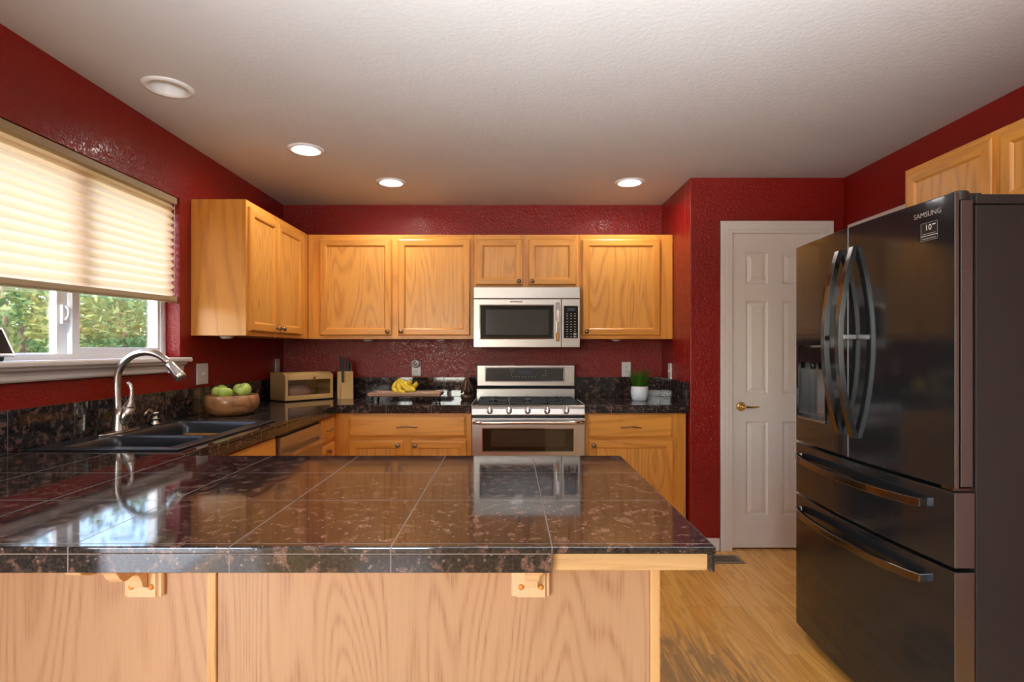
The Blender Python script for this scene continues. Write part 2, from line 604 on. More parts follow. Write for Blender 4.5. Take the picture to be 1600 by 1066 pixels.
def bar(bm, pts, side, w, t, mi=0):
    """rectangular bar swept along pts; side = fixed width direction"""
    pts = [Vector(p) for p in pts]
    s = Vector(side).normalized()
    rings = []
    for i, p in enumerate(pts):
        d = (pts[min(i + 1, len(pts) - 1)] - pts[max(i - 1, 0)]).normalized()
        u = d.cross(s).normalized()
        rings.append([bm.verts.new(p + s * w / 2 * a + u * t / 2 * b) for a, b in ((-1, -1), (1, -1), (1, 1), (-1, 1))])
    for a, b in zip(rings, rings[1:]):
        for k in range(4):
            bm.faces.new([a[k], a[(k + 1) % 4], b[(k + 1) % 4], b[k]]).material_index = mi
    bm.faces.new(rings[0][::-1]).material_index = mi
    bm.faces.new(rings[-1]).material_index = mi


def prism(bm, poly, x0, x1, mi=0, tf=None):
    """polygon [(a,b)] extruded from x0 to x1: vertices (x, a, b)"""
    tf = tf or (lambda x, a, b: (x, a, b))
    A = [bm.verts.new(tf(x0, a, b)) for a, b in poly]
    B = [bm.verts.new(tf(x1, a, b)) for a, b in poly]
    bm.faces.new(A).material_index = mi
    bm.faces.new(B[::-1]).material_index = mi
    n = len(poly)
    for k in range(n):
        bm.faces.new([A[k], B[k], B[(k + 1) % n], A[(k + 1) % n]]).material_index = mi


def rings_panel(bm, x0, x1, z0, z1, prof, fill=True, mv=0, mh=0, mf=0):
    """nested rectangles in the XZ plane facing -Y; prof = [(inset, y)...]"""
    R = []
    for o, y in prof:
        R.append([bm.verts.new(p) for p in ((x0 + o, y, z0 + o), (x1 - o, y, z0 + o), (x1 - o, y, z1 - o), (x0 + o, y, z1 - o))])
    for a, b in zip(R, R[1:]):
        for k in range(4):
            bm.faces.new([a[k], a[(k + 1) % 4], b[(k + 1) % 4], b[k]]).material_index = (mh, mv, mh, mv)[k]
    if fill:
        bm.faces.new(R[-1]).material_index = mf


OFF = {}


def obj(name, bm, mats, parent=None, bevel=0.0, seg=2, smooth=False, fix=True):
    if fix:
        bmesh.ops.recalc_face_normals(bm, faces=bm.faces)
    if smooth:
        for f in bm.faces:
            f.smooth = True
    if parent is not None:
        off = OFF[parent.name]
    else:
        xs = [v.co.x for v in bm.verts]
        ys = [v.co.y for v in bm.verts]
        zs = [v.co.z for v in bm.verts]
        off = Vector(((min(xs) + max(xs)) / 2, (min(ys) + max(ys)) / 2, min(zs)))
    if off.length:
        bmesh.ops.translate(bm, verts=bm.verts, vec=-off)
    me = bpy.data.meshes.new(name)
    bm.to_mesh(me)
    bm.free()
    o = bpy.data.objects.new(name, me)
    COL.objects.link(o)
    for m in (mats if isinstance(mats, (list, tuple)) else [mats]):
        me.materials.append(M[m])
    if parent is not None:
        o.parent = parent
        OFF[o.name] = off
    else:
        o.location = off
        OFF[o.name] = off
    if bevel:
        b = o.modifiers.new('bevel', 'BEVEL')
        b.width = bevel
        b.segments = seg
        b.limit_method = 'ANGLE'
        b.angle_limit = math.radians(35)
        b.harden_normals = False
    return o


def tag(o, label, cat, group=None, kind=None):
    o['label'] = label
    o['category'] = cat
    if group:
        o['group'] = group
    if kind:
        o['kind'] = kind
    return o


def thing(name, label, cat, loc=(0, 0, 0), rz=0.0, local=False, group=None, kind=None):
    """Empty at the thing's base. local=True: parts are given in its own frame, else in world coordinates"""
    o = bpy.data.objects.new(name, None)
    COL.objects.link(o)
    o.empty_display_size = 0.05
    o.location = loc
    o.rotation_euler = (0, 0, rz)
    OFF[o.name] = Vector((0, 0, 0)) if local else Vector(loc)
    return tag(o, label, cat, group, kind)


def struct(name, bm, mats, label, cat, bevel=0.0):
    return tag(obj(name, bm, mats, bevel=bevel), label, cat, kind='structure')


def text_mesh(body, size, matname, parent, M4, name='lettering', extrude=0.0004):
    c = bpy.data.curves.new(name, 'FONT')
    c.body = body
    c.size = size
    c.align_x = 'CENTER'
    c.align_y = 'CENTER'
    c.extrude = extrude
    t = bpy.data.objects.new(name, c)
    COL.objects.link(t)
    dg = bpy.context.evaluated_depsgraph_get()
    me = bpy.data.meshes.new_from_object(t.evaluated_get(dg))
    bpy.data.objects.remove(t)
    bpy.data.curves.remove(c)
    me.transform(M4)
    bm = BM()
    bm.from_mesh(me)
    bpy.data.meshes.remove(me)
    return obj(name, bm, matname, parent, fix=False)


XL, XR, YB, YP, XP, YR = -1.80, 2.245, 4.38, 3.685, 1.21, -4.0
T = 0.15

# ------------------------------------------------------------------ room shell
b = BM(); box(b, XL - T, XR + T, YR - T, YB + T, -0.12, 0.0)
struct('floor', b, 'floor', 'honey oak strip floor with worn grey patches', 'floor')

LAMPS = [(-1.50, 2.42), (-1.172, 3.17), (-0.815, 3.79), (0.828, 3.79)]
hs = 0.0705
xs = sorted([XL - T, XR + T] + [l[0] + s for l in LAMPS for s in (-hs, hs)])
ys = sorted(set([YR - T, YB + T] + [round(l[1] + s, 4) for l in LAMPS for s in (-hs, hs)]))
b = BM()
cells(b, xs, ys, CEIL, CEIL + 0.12, lambda x, y: not any(abs(x - l[0]) < hs and abs(y - l[1]) < hs for l in LAMPS))
struct('ceiling', b, 'ceil', 'pale grey textured ceiling above the whole room', 'ceiling')

# left wall: kitchen window opening and a patio opening behind the camera
WY0, WY1, WZ0, WZ1 = 1.76, 3.005, 1.295, 2.17
PY0, PY1, PZ1 = -2.25, -0.35, 2.12
b = BM()
cells(b, [0.55, WY0, WY1, YB + T], [0.0, WZ0, WZ1, CEIL], XL - T, XL,
      lambda y, z: not (WY0 < y < WY1 and WZ0 < z < WZ1), tf=lambda a, bb, c: (c, a, bb))
struct('wall_left', b, 'red', 'red textured wall on the left with the window in it', 'wall')
b = BM()
cells(b, [YR - T, PY0, PY1, 0.55], [0.0, PZ1, CEIL], XL - T, XL,
      lambda y, z: not (PY0 < y < PY1 and z < PZ1), tf=lambda a, bb, c: (c, a, bb))
struct('wall_patio', b, 'beige', 'cream wall of the family room left of the viewpoint', 'wall')
b = BM(); box(b, XL, XR + T, YB, YB + T, 0, CEIL)
struct('wall_back', b, 'red', 'dark red back wall behind the range and wall cabinets', 'wall')
b = BM()
DX0, DX1, DZ1 = 1.484, 2.086, 2.128
cells(b, [XP, DX0, DX1, XR], [0, DZ1, CEIL], YP, YP + 0.11, lambda x, z: not (DX0 < x < DX1 and z < DZ1), tf=lambda a, bb, c: (a, c, bb))
box(b, XP, XP + 0.11, YP + 0.11, YB, 0, CEIL)
struct('wall_pantry', b, 'red', 'red pantry wall around the white six-panel door', 'wall', bevel=0.006)
b = BM()
RY0, RY1 = 2.78, 3.55
cells(b, [0.55, RY0, RY1, YB + T], [0, 2.09, CEIL], XR, XR + T, lambda y, z: not (RY0 < y < RY1 and z < 2.09), tf=lambda a, bb, c: (c, a, bb))
struct('wall_right', b, 'red', 'red wall on the right above the refrigerator', 'wall')
b = BM(); box(b, XR, XR + T, YR - T, 0.55, 0, CEIL)
struct('wall_family', b, 'beige', 'cream wall of the family room right of the viewpoint', 'wall')
b = BM()
cells(b, [XL - T, -1.70, -0.85, XR + T], [0, 0.98, 2.22, CEIL], YR - T, YR, lambda x, z: not (-1.70 < x < -0.85 and 0.98 < z < 2.22), tf=lambda a, bb, c: (a, c, bb))
struct('wall_rear', b, 'beige', 'cream wall of the family room behind the viewpoint', 'wall')

# pantry door with casing
b = BM()
Xd0, Xd1 = DX0 + 0.003, DX1 - 0.003
pc = [(1.590, 1.741), (1.838, 1.989)]
pr = [(0.229, 0.861), (1.05, 1.674), (1.786, 2.0)]
gx = [Xd0, pc[0][0], pc[0][1], pc[1][0], pc[1][1], Xd1]
gz = [0.012, pr[0][0], pr[0][1], pr[1][0], pr[1][1], pr[2][0], pr[2][1], DZ1 - 0.004]
yf = YP + 0.020
hole = lambda x, z: any(a < x < c for a, c in pc) and any(a < z < c for a, c in pr)
cells(b, gx, gz, yf + 0.035, yf, lambda x, z: not hole(x, z), tf=lambda a, bb, c: (a, c, bb))
for a, c in pc:
    for e, f in pr:
        rings_panel(b, a, c, e, f, [(0, yf), (0.004, yf + 0.004), (0.012, yf + 0.010), (0.016, yf + 0.010), (0.040, yf + 0.002)])
door = tag(obj('door_1', b, 'white'), 'white six-panel pantry door with brass lever', 'door', kind='structure')
b = BM()
lathe(b, [(0.0, 0.0), (0.031, 0.0), (0.031, 0.004), (0.024, 0.010), (0.012, 0.014), (0.011, 0.045), (0.0, 0.045)], (1.557, yf, 0.962), 24, '-y')
tube(b, [(1.557, yf - 0.042, 0.962), (1.575, yf - 0.045, 0.962), (1.61, yf - 0.046, 0.961), (1.645, yf - 0.043, 0.963), (1.662, yf - 0.040, 0.964)], [0.011, 0.0105, 0.009, 0.008, 0.0065], 12, squash=((0, 0, 1), 0.8))
o = obj('door_handle', b, 'brass', door); o['label'] = 'brass lever handle'


def casing(bm, x0, x1, z1, w, y, into=0.018, tf=None):
    """stepped door casing around an opening in an XZ wall whose face is at y"""
    tf = tf or (lambda a, bb, c: (a, c, bb))
    for (wa, wb, t) in ((0.0, w, 0.012), (w * 0.30, w * 0.85, 0.016), (w * 0.62, w, into)):
        cells(bm, [x0 - wb, x0 - wa, x1 + wa, x1 + wb], [0, z1 + wa, z1 + wb], y, y - t,
              lambda x, z, wa=wa: not (x0 - wa < x < x1 + wa and z < z1 + wa), tf=tf)


b = BM(); casing(b, DX0 + 0.004, DX1 - 0.004, DZ1 - 0.004, 0.080, YP)
box(b, DX0, DX0 + 0.004, YP, YP + 0.11, 0, DZ1); box(b, DX1 - 0.004, DX1, YP, YP + 0.11, 0, DZ1); box(b, DX0, DX1, YP, YP + 0.11, DZ1 - 0.004, DZ1)
struct('trim_1', b, 'white', 'white moulded casing around the pantry door', 'door casing', bevel=0.003)
b = BM()
casing(b, RY0 + 0.004, RY1 - 0.004, 2.086, 0.080, XR, tf=lambda a, bb, c: (c, a, bb))
struct('trim_2', b, 'white', 'white doorway casing on the right wall above the refrigerator', 'door casing', bevel=0.003)
b = BM(); box(b, XR + 0.02, XR + 0.055, RY0 + 0.003, RY1 - 0.003, 0.01, 2.086)
rings_panel(b, 0, 0.001, 0, 0.001, [(0, 0), (0.0001, 0)]) if False else None
struct('door_2', b, 'white', 'white door in the right wall hidden by the refrigerator', 'door')
b = BM(); box(b, XP + 0.001, DX0 - 0.08, YP - 0.014, YP, 0, 0.085); box(b, DX1 + 0.08, XR, YP - 0.014, YP, 0, 0.085)
struct('baseboard_pantry', b, 'white', 'white baseboard under the red pantry wall', 'baseboard', bevel=0.004)

# ------------------------------------------------------------------ kitchen window
XG = XL - 0.075
win = thing('window_1', 'white vinyl sliding window over the sink', 'window', (XG, (WY0 + WY1) / 2, WZ0), kind='structure')
ym = 2.375
tyz = lambda a, bb, c: (c, a, bb)
b = BM()
cells(b, [WY0, WY0 + 0.045, WY1 - 0.045, WY1], [WZ0, WZ0 + 0.032, WZ1 - 0.04, WZ1], XG - 0.07, XG,
      lambda y, z: not (WY0 + 0.045 < y < WY1 - 0.045 and WZ0 + 0.032 < z < WZ1 - 0.04), tf=tyz)
obj('window_frame', b, 'vinyl', win, bevel=0.004)
b = BM()
cells(b, [WY0 + 0.045, WY0 + 0.06, ym - 0.055, ym + 0.008], [WZ0 + 0.032, WZ0 + 0.036, WZ1 - 0.06, WZ1 - 0.04], XG - 0.06, XG - 0.034,
      lambda y, z: not (WY0 + 0.06 < y < ym - 0.055 and WZ0 + 0.036 < z < WZ1 - 0.06), tf=tyz)
o1 = obj('fixed_sash', b, 'vinyl', win, bevel=0.003)
b = BM()
cells(b, [ym - 0.006, ym + 0.036, WY1 - 0.062, WY1 - 0.045], [WZ0 + 0.030, WZ0 + 0.060, WZ1 - 0.06, WZ1 - 0.04], XG - 0.030, XG - 0.006,
      lambda y, z: not (ym + 0.036 < y < WY1 - 0.062 and WZ0 + 0.06 < z < WZ1 - 0.06), tf=tyz)
o2 = obj('sliding_sash', b, 'vinyl', win, bevel=0.003)
b = BM(); box(b, XG - 0.050, XG - 0.046, WY0 + 0.06, ym - 0.055, WZ0 + 0.036, WZ1 - 0.06)
obj('pane', b, 'glass', o1)
b = BM(); box(b, XG - 0.020, XG - 0.016, ym + 0.036, WY1 - 0.062, WZ0 + 0.06, WZ1 - 0.06)
obj('pane', b, 'glass', o2)
b = BM(); box(b, XG - 0.034, XG - 0.020, ym - 0.040, ym - 0.012, 1.455, 1.535)
tube(b, [(XG - 0.020, ym - 0.026, 1.47), (XG - 0.006, ym - 0.026, 1.49), (XG - 0.006, ym - 0.026, 1.515), (XG - 0.018, ym - 0.026, 1.53)], 0.006, 8)
o = obj('window_latch', b, 'vinyl', o1, bevel=0.002)

b = BM()
prism(b, [(-1.756, 1.278), (-1.752, 1.284), (-1.752, 1.296), (-1.757, 1.303), (XG + 0.001, 1.303), (XG + 0.001, 1.2955), (XL, 1.2955), (XL, 1.278)], 1.70, 3.045, tf=lambda x, a, bb: (a, x, bb))
prism(b, [(XL, 1.278), (-1.760, 1.278), (-1.764, 1.268), (-1.778, 1.258), (-1.782, 1.246), (-1.782, 1.232), (-1.786, 1.224), (XL, 1.224)], 1.72, 3.012, tf=lambda x, a, bb: (a, x, bb))
struct('trim_3', b, 'white', 'white window stool and apron under the kitchen window', 'window sill', bevel=0.002)

# pleated shade
sh = thing('window_shade', 'cream pleated shade half lowered over the kitchen window', 'blind', (XL - 0.03, (WY0 + WY1) / 2, 1.56))
SY0, SY1 = WY0 + 0.008, WY1 - 0.015
b = BM(); box(b, XL - 0.050, XL - 0.004, SY0, SY1, 2.132, 2.168)
obj('headrail', b, 'tan', sh, bevel=0.004)
zb = lambda y: 1.603 + (y - 1.945) * 0.0277
b = BM()
npl = 13
rows = []
for i in range(npl * 2 + 1):
    t = i / (npl * 2)
    d = 0.0 if i % 2 == 0 else 1.0
    tt = t + (0.35 / (npl * 2) if i % 2 else 0)
    rows.append([b.verts.new((XL - 0.036 + 0.022 * d, y, 2.134 - (2.134 - zb(y)) * min(tt, 1))) for y in [SY0 + 0.006 + k * (SY1 - SY0 - 0.012) / 12 for k in range(13)]])
for a, c in zip(rows, rows[1:]):
    for k in range(12):
        b.faces.new([a[k], a[k + 1], c[k + 1], c[k]])
obj('pleated_fabric', b, 'shade', sh)
b = BM()
prism(b, [(XL - 0.048, -0.030), (XL - 0.006, -0.030), (XL - 0.002, -0.022), (XL - 0.006, 0.0), (XL - 0.048, 0.0)], 0, 1,
      tf=lambda x, a, bb: (a, SY0 + x * (SY1 - SY0), bb + zb(SY0 + x * (SY1 - SY0))))
obj('bottom_rail', b, 'tan', sh, bevel=0.002)
b = BM()
tube(b, [(XL - 0.006, SY1 - 0.022, 2.133), (XL - 0.007, SY1 - 0.023, 1.9), (XL - 0.006, SY1 - 0.022, zb(SY1))], 0.0012, 6)
obj('cord', b, 'vinyl', sh)


# ------------------------------------------------------------------ recessed ceiling lights
def downlight(x, y, lit, label):
    t = thing('recessed_light', label, 'ceiling light', (x, y, CEIL), group='recessed ceiling lights')
    b = BM()
    lathe(b, [(0.070, 0.001), (0.070, -0.006), (0.086, -0.009), (0.100, -0.006), (0.103, 0.0), (0.103, 0.0005), (0.070, 0.001)], (x, y, CEIL), 40)
    obj('trim_ring', b, 'vinyl', t)
    b = BM()
    lathe(b, [(0.0695, -0.003), (0.060, 0.035), (0.055, 0.095), (0.0, 0.0955)], (x, y, CEIL), 40)
    obj('housing', b, 'vinyl', t)
    b = BM()
    hh = 0.012 if lit else 0.045
    lathe(b, [(0.0, hh - 0.006), (0.035, hh - 0.004), (0.048, hh), (0.050, hh + 0.01), (0.03, hh + 0.04), (0.0, hh + 0.045)], (x, y, CEIL), 32)
    obj('lamp', b, 'bulb_on' if lit else 'bulb_off', t)


downlight(*LAMPS[0], False, 'unlit recessed ceiling light nearest the window')
downlight(*LAMPS[1], True, 'lit recessed ceiling light above the left wall cabinet')
downlight(*LAMPS[2], True, 'lit recessed ceiling light left of the microwave')
downlight(*LAMPS[3], True, 'lit recessed ceiling light by the pantry corner')


# ------------------------------------------------------------------ cabinets (local frame: front at y=0, depth into +y)
def knob_bm(x, z):
    b = BM()
    lathe(b, [(0, 0), (0.008, 0.0), (0.0065, 0.004), (0.0055, 0.012), (0.008, 0.017), (0.0145, 0.021), (0.016, 0.026), (0.012, 0.031), (0.0, 0.033)], (x, -0.020, z), 20, '-y')
    return b


def pull_bm(x, z, w=0.10):
    b = BM()
    pts = []
    rr = []
    for k in range(13):
        u = k / 12 * 2 - 1
        pts.append((x + u * w / 2, -0.020 - 0.026 * (1 - abs(u) ** 2.6), z + 0.004 * math.cos(u * PI)))
        rr.append(0.0045 + 0.0025 * (1 - abs(u)) + (0.002 if abs(u) > 0.9 else 0))
    tube(b, pts, rr, 10, squash=((0, 0, 1), 0.8))
    return b


def cab_door(parent, x0, x1, z0, z1, knob=None, fw=0.056):
    b = BM()
    rings_panel(b, x0, x1, z0, z1, [(0, 0), (0, -0.013), (0.004, -0.018), (0.009, -0.020), (fw - 0.010, -0.020), (fw - 0.006, -0.017), (fw, -0.010), (fw, -0.004)], fill=False, mv=0, mh=1)
    d = obj('door', b, ['oak_v', 'oak_h'], parent, fix=False)
    b = BM()
    box(b, x0 + fw, x1 - fw, -0.0105, -0.002, z0 + fw, z1 - fw)
    obj('door_panel', b, 'oak_panel', d)
    if knob:
        obj('knob', knob_bm(*knob), 'bronze', d)


def cab_drawer(parent, x0, x1, z0, z1, pull):
    b = BM()
    rings_panel(b, x0, x1, z0, z1, [(0, 0), (0, -0.011), (0.006, -0.013), (0.012, -0.019), (0.017, -0.020)], mv=0, mh=0, mf=0)
    d = obj('drawer', b, 'oak_h', parent, fix=False)
    obj('drawer_pull', pull_bm((x0 + x1) / 2, (z0 + z1) / 2, pull), 'bronze', d)


def carcass(parent, w, depth, z0, z1, top=True, toe=0.0):
    b = BM()
    t = 0.016
    box(b, 0, t, 0.019, depth, z0, z1)
    box(b, w - t, w, 0.019, depth, z0, z1)
    box(b, t, w - t, depth - 0.008, depth, z0 + toe, z1)
    box(b, t, w - t, 0.019, depth - 0.008, z0 + toe, z0 + toe + t)
    if top:
        box(b, t, w - t, 0.019, depth - 0.008, z1 - t, z1)
    return obj('carcass', b, 'oak_v', parent)


def face(parent, w, z0, z1, stiles, rails, name='face_frame'):
    """stiles [(x0,x1)], rails [(z0,z1)] over the full front, oak all over"""
    b = BM()
    for a, c in stiles:
        box(b, a, c, 0.0, 0.0188, z0, z1, 0)
    st = sorted(stiles)
    for (a, c), (d, e) in zip(st, st[1:]):
        for r0, r1 in rails:
            box(b, c, d, 0.0008, 0.018, r0, r1, 1)
    return obj(name, b, ['oak_v', 'oak_h'], parent)


def puck(parent, x, y, z):
    b = BM()
    lathe(b, [(0.0, 0.0), (0.036, 0.0), (0.036, -0.008), (0.024, -0.016), (0.0, -0.018)], (x, y, z), 24)
    obj('puck_light', b, 'vinyl', parent)


UZ0, UZ1 = 1.425, 2.195
DZ0u, DZ1u = 1.450, 2.160
cab = thing('wall_cabinet', 'oak wall cabinet with two doors beside the window', 'cabinet', (-1.49, 3.11, UZ0), PI / 2, True)
OFF[cab.name] = Vector((0, 0, UZ0))
carcass(cab, 0.955, 0.309, UZ0, UZ1)
face(cab, 0.955, UZ0, UZ1, [(0.0, 0.045), (0.375, 0.415), (0.80, 0.955)], [(UZ0, UZ0 + 0.045), (UZ1 - 0.055, UZ1)])
cab_door(cab, 0.022, 0.392, DZ0u, DZ1u, (0.362, 1.478))
cab_door(cab, 0.404, 0.812, DZ0u, DZ1u, (0.437, 1.478))
puck(cab, 0.10, 0.16, UZ0)


def wall_unit(label, x0, x1, z0, doors, stiles, pucks=()):
    c = thing('wall_cabinet', label, 'cabinet', (x0, 4.07, z0), 0, True)
    OFF[c.name] = Vector((0, 0, z0))
    w = x1 - x0
    carcass(c, w, 0.309, z0, UZ1)
    face(c, w, z0, UZ1, [(a - x0, d - x0) for a, d in stiles], [(z0, z0 + 0.045), (UZ1 - 0.055, UZ1)])
    for a, d, e, f, k in doors:
        cab_door(c, a - x0, d - x0, e, f, (k[0] - x0, k[1]))
    for p in pucks:
        puck(c, p - x0, 0.16, z0)
    return c


wall_unit('oak wall cabinet with two tall doors left of the microwave', -1.488, -0.266, UZ0,
          [(-1.399, -0.868, DZ0u, DZ1u, (-0.895, 1.478)), (-0.822, -0.290, DZ0u, DZ1u, (-0.795, 1.478))],
          [(-1.488, -1.37), (-0.89, -0.80), (-0.315, -0.266)], (-1.09, -0.53))
wall_unit('short oak wall cabinet with two small doors above the microwave', -0.264, 0.512, 1.80,
          [(-0.246, 0.098, 1.822, DZ1u, (0.070, 1.848)), (0.140, 0.490, 1.822, DZ1u, (0.168, 1.848))],
          [(-0.264, -0.22), (0.075, 0.165), (0.465, 0.512)])
wall_unit('oak wall cabinet with one wide door right of the microwave', 0.514, 1.206, UZ0,
          [(0.536, 1.112, DZ0u, DZ1u, (0.566, 1.478))], [(0.514, 0.56), (1.09, 1.206)], (0.82,))

c = thing('wall_cabinet', 'oak wall cabinet above the black refrigerator', 'cabinet', (1.91, 2.655, 1.875), -PI / 2, True)
OFF[c.name] = Vector((0, 0, 1.875))
carcass(c, 1.02, 0.330, 1.875, 2.205)
face(c, 1.02, 1.875, 2.205, [(0, 0.045), (0.47, 0.55), (0.975, 1.02)], [(1.875, 1.91), (2.15, 2.205)])
cab_door(c, 0.030, 0.492, 1.892, 2.178, (0.462, 1.918))
cab_door(c, 0.528, 0.990, 1.892, 2.178, (0.558, 1.918))

# base cabinets
BZ = 0.922


def toe(parent, w):
    b = BM()
    box(b, 0.0, w, 0.065, 0.080, 0.0, 0.105)
    obj('toe_kick', b, 'oak_h', parent)


FY = 3.735
c = thing('base_cabinet', 'oak base cabinet with wide drawer under the fruit tray', 'cabinet', (-1.188, FY, 0), 0, True)
w = -0.258 + 1.188
carcass(c, w, 0.640, 0.105, BZ, False)
face(c, w, 0.105, BZ, [(0, 0.125), (0.455, 0.54), (w - 0.045, w)], [(0.105, 0.14), (0.715, 0.765), (0.885, BZ)])
cab_drawer(c, 0.099, 0.894, 0.753, 0.898, 0.135)
cab_door(c, 0.099, 0.471, 0.125, 0.729, (0.438, 0.700))
cab_door(c, 0.523, 0.899, 0.125, 0.729, (0.553, 0.700))
toe(c, w)
c = thing('base_cabinet', 'oak base cabinet with drawer and door right of the range', 'cabinet', (0.511, FY, 0), 0, True)
w = 1.196 - 0.511
carcass(c, w, 0.640, 0.105, BZ, False)
face(c, w, 0.105, BZ, [(0, 0.045), (0.575, w)], [(0.105, 0.14), (0.715, 0.765), (0.885, BZ)])
cab_drawer(c, 0.025, 0.595, 0.747, 0.900, 0.135)
cab_door(c, 0.025, 0.598, 0.125, 0.731, (0.056, 0.700))
toe(c, w)
FX = -1.190
c = thing('base_cabinet', 'narrow oak drawer cabinet in the corner beyond the dishwasher', 'cabinet', (FX, 3.435, 0), PI / 2, True)
w = 0.296
carcass(c, w, 0.59, 0.105, BZ, False)
face(c, w, 0.105, BZ, [(0, 0.03), (w - 0.045, w)], [(0.105, 0.14), (0.715, 0.765), (0.885, BZ)])
cab_drawer(c, 0.018, 0.258, 0.753, 0.898, 0.09)
cab_door(c, 0.018, 0.258, 0.125, 0.731, (0.10, 0.69))
toe(c, w)
c = thing('base_cabinet', 'oak sink cabinet below the black double sink', 'cabinet', (FX, 1.935, 0), PI / 2, True)
w = 0.86
carcass(c, w, 0.59, 0.105, BZ, False)
face(c, w, 0.105, BZ, [(0, 0.045), (0.41, 0.45), (w - 0.045, w)], [(0.105, 0.14), (0.715, 0.765), (0.885, BZ)])
b = BM()
rings_panel(b, 0.03, w - 0.025, 0.753, 0.900, [(0, 0), (0, -0.011), (0.006, -0.013), (0.012, -0.019), (0.017, -0.020)])
obj('false_front', b, 'oak_h', c, fix=False)
cab_door(c, 0.03, 0.42, 0.125, 0.731, (0.39, 0.70))
cab_door(c, 0.44, w - 0.025, 0.125, 0.731, (0.47, 0.70))
toe(c, w)

# dishwasher
dw = thing('dishwasher', 'stainless dishwasher under the counter beside the sink cabinet', 'dishwasher', (FX, 2.802, 0), PI / 2, True)
b = BM(); box(b, 0.004, 0.624, 0.02, 0.58, 0.02, 0.905)
obj('tub_housing', b, 'gap', dw)
b = BM(); box(b, 0.010, 0.620, -0.022, 0.018, 0.12, 0.893)
d = obj('door', b, 'steel', dw, bevel=0.004)
b = BM()
bar(b, [(0.05, -0.024, 0.80), (0.05, -0.058, 0.80), (0.58, -0.058, 0.80), (0.58, -0.024, 0.80)], (0, 0, 1), 0.022, 0.012)
obj('handle', b, 'steelsmooth', d, bevel=0.003)
b = BM(); box(b, 0.010, 0.620, -0.004, 0.018, 0.895, 0.915)
obj('control_strip', b, 'black', dw)

# ------------------------------------------------------------------ peninsula
pen = thing('peninsula_base', 'oak panelled peninsula base in the foreground', 'cabinet', (-0.70, 1.62, 0))
PX1, PYF = 0.361, 1.322
b = BM(); box(b, XL + 0.002, PX1 - 0.003, PYF + 0.006, 1.90, 0.0, BZ)
obj('carcass', b, 'oak_v', pen)
b = BM(); box(b, XL + 0.002, -0.722, PYF, PYF + 0.0055, 0.0, BZ)
obj('panel', b, 'ply', pen)
b = BM(); box(b, -0.700, 0.336, PYF, PYF + 0.0055, 0.0, BZ)
obj('panel', b, 'ply', pen)
b = BM(); box(b, -0.7245, -0.702, PYF - 0.006, PYF + 0.0055, 0.0, BZ)
obj('batten', b, 'oak_light', pen, bevel=0.003)
b = BM(); box(b, 0.337, PX1, PYF - 0.008, PYF + 0.012, 0.0, BZ)
obj('corner_trim', b, 'oak_light', pen, bevel=0.004)


def corbel(x, label):
    t = thing('corbel', label, 'bracket', (x, PYF - 0.01, 0.757), group='corbels under the peninsula overhang')
    b = BM()
    y1 = PYF - 0.0005
    w = 0.046
    box(b, x - w + 0.012, x + w - 0.012, PYF - 0.020, y1, 0.757, 0.9238)
    # moulded side edges
    for s in (-1, 1):
        prism(b, [(x + s * (w - 0.012), PYF - 0.019), (x + s * (w - 0.008), PYF - 0.014), (x + s * (w - 0.003), PYF - 0.014), (x + s * w, PYF - 0.009), (x + s * w, y1), (x + s * (w - 0.012), y1)],
              0.757, 0.9238, tf=lambda z, a, c: (a, c, z))
    obj('back_plate', b, 'pine', t, bevel=0.0015)
    b = BM()
    prof = [(1.301, 0.9238), (1.09, 0.9238), (1.09, 0.905), (1.10, 0.893), (1.125, 0.882), (1.16, 0.875), (1.185, 0.867), (1.199, 0.854), (1.208, 0.840), (1.220, 0.829), (1.233, 0.8265), (1.248, 0.829), (1.262, 0.8275), (1.272, 0.819), (1.280, 0.805), (1.286, 0.788), (1.301, 0.781)]
    prism(b, prof, x - 0.0155, x + 0.0155)
    obj('arm', b, 'pine', t, bevel=0.001)
    for s in (-1, 1):
        b = BM()
        lathe(b, [(0.0, 0.0), (0.007, 0.0), (0.007, 0.001), (0.004, 0.004), (0.0, 0.005)], (x + s * 0.0235, PYF - 0.0203, 0.782), 14, '-y')
        obj('screw_plug', b, 'oak_v', t)


corbel(-0.871, 'pale wooden corbel under the left of the peninsula overhang')
corbel(0.051, 'pale wooden corbel under the counter below the missing edge tile')

# ------------------------------------------------------------------ worktops
CX0, CX1, CY0, CY1 = XL + 0.002, 0.389, 1.033, 1.928
LX, BY, RX0 = -1.157, 3.700, -0.256
SX0, SX1, SY0_, SY1_ = -1.750, -1.225, 2.022, 2.838        # sink cut-out
ct = thing('countertop', 'U-shaped brown granite tile worktop with peninsula', 'countertop', (-0.7, 1.5, 0.924))
wall_y = YB - 0.002
inU = lambda x, y: ((y < CY1 and x < CX1) or x < LX or (y > BY and x < RX0)) and not (SX0 < x < SX1 and SY0_ < y < SY1_)
b = BM()
cells(b, [CX0, SX0, SX1, LX, RX0, CX1], [CY0, CY1, SY0_, SY1_, BY, wall_y], 0.9588, CT, inU)
obj('granite_tiles', b, 'granite', ct, bevel=0.0035, seg=3)
ins = 0.013
inS = lambda x, y: ((y < CY1 and x < CX1 - ins and y > CY0 + ins) or x < LX - ins or (y > BY + ins and x < RX0)) and y > CY0 + ins and not (SX0 < x < SX1 and SY0_ < y < SY1_)
b = BM()
cells(b, [CX0, SX0, SX1, LX - ins, RX0, CX1 - ins], [CY0 + ins, CY1, SY0_, SY1_, BY + ins, wall_y], 0.9245, 0.9588, inS)
o = obj('plywood_deck', b, 'substrate', ct); o['label'] = 'bare plywood deck where edge tiles are missing'
b = BM(); box(b, CX0, 0.080, CY0 + 0.0002, CY0 + 0.012, 0.924, 0.9588)
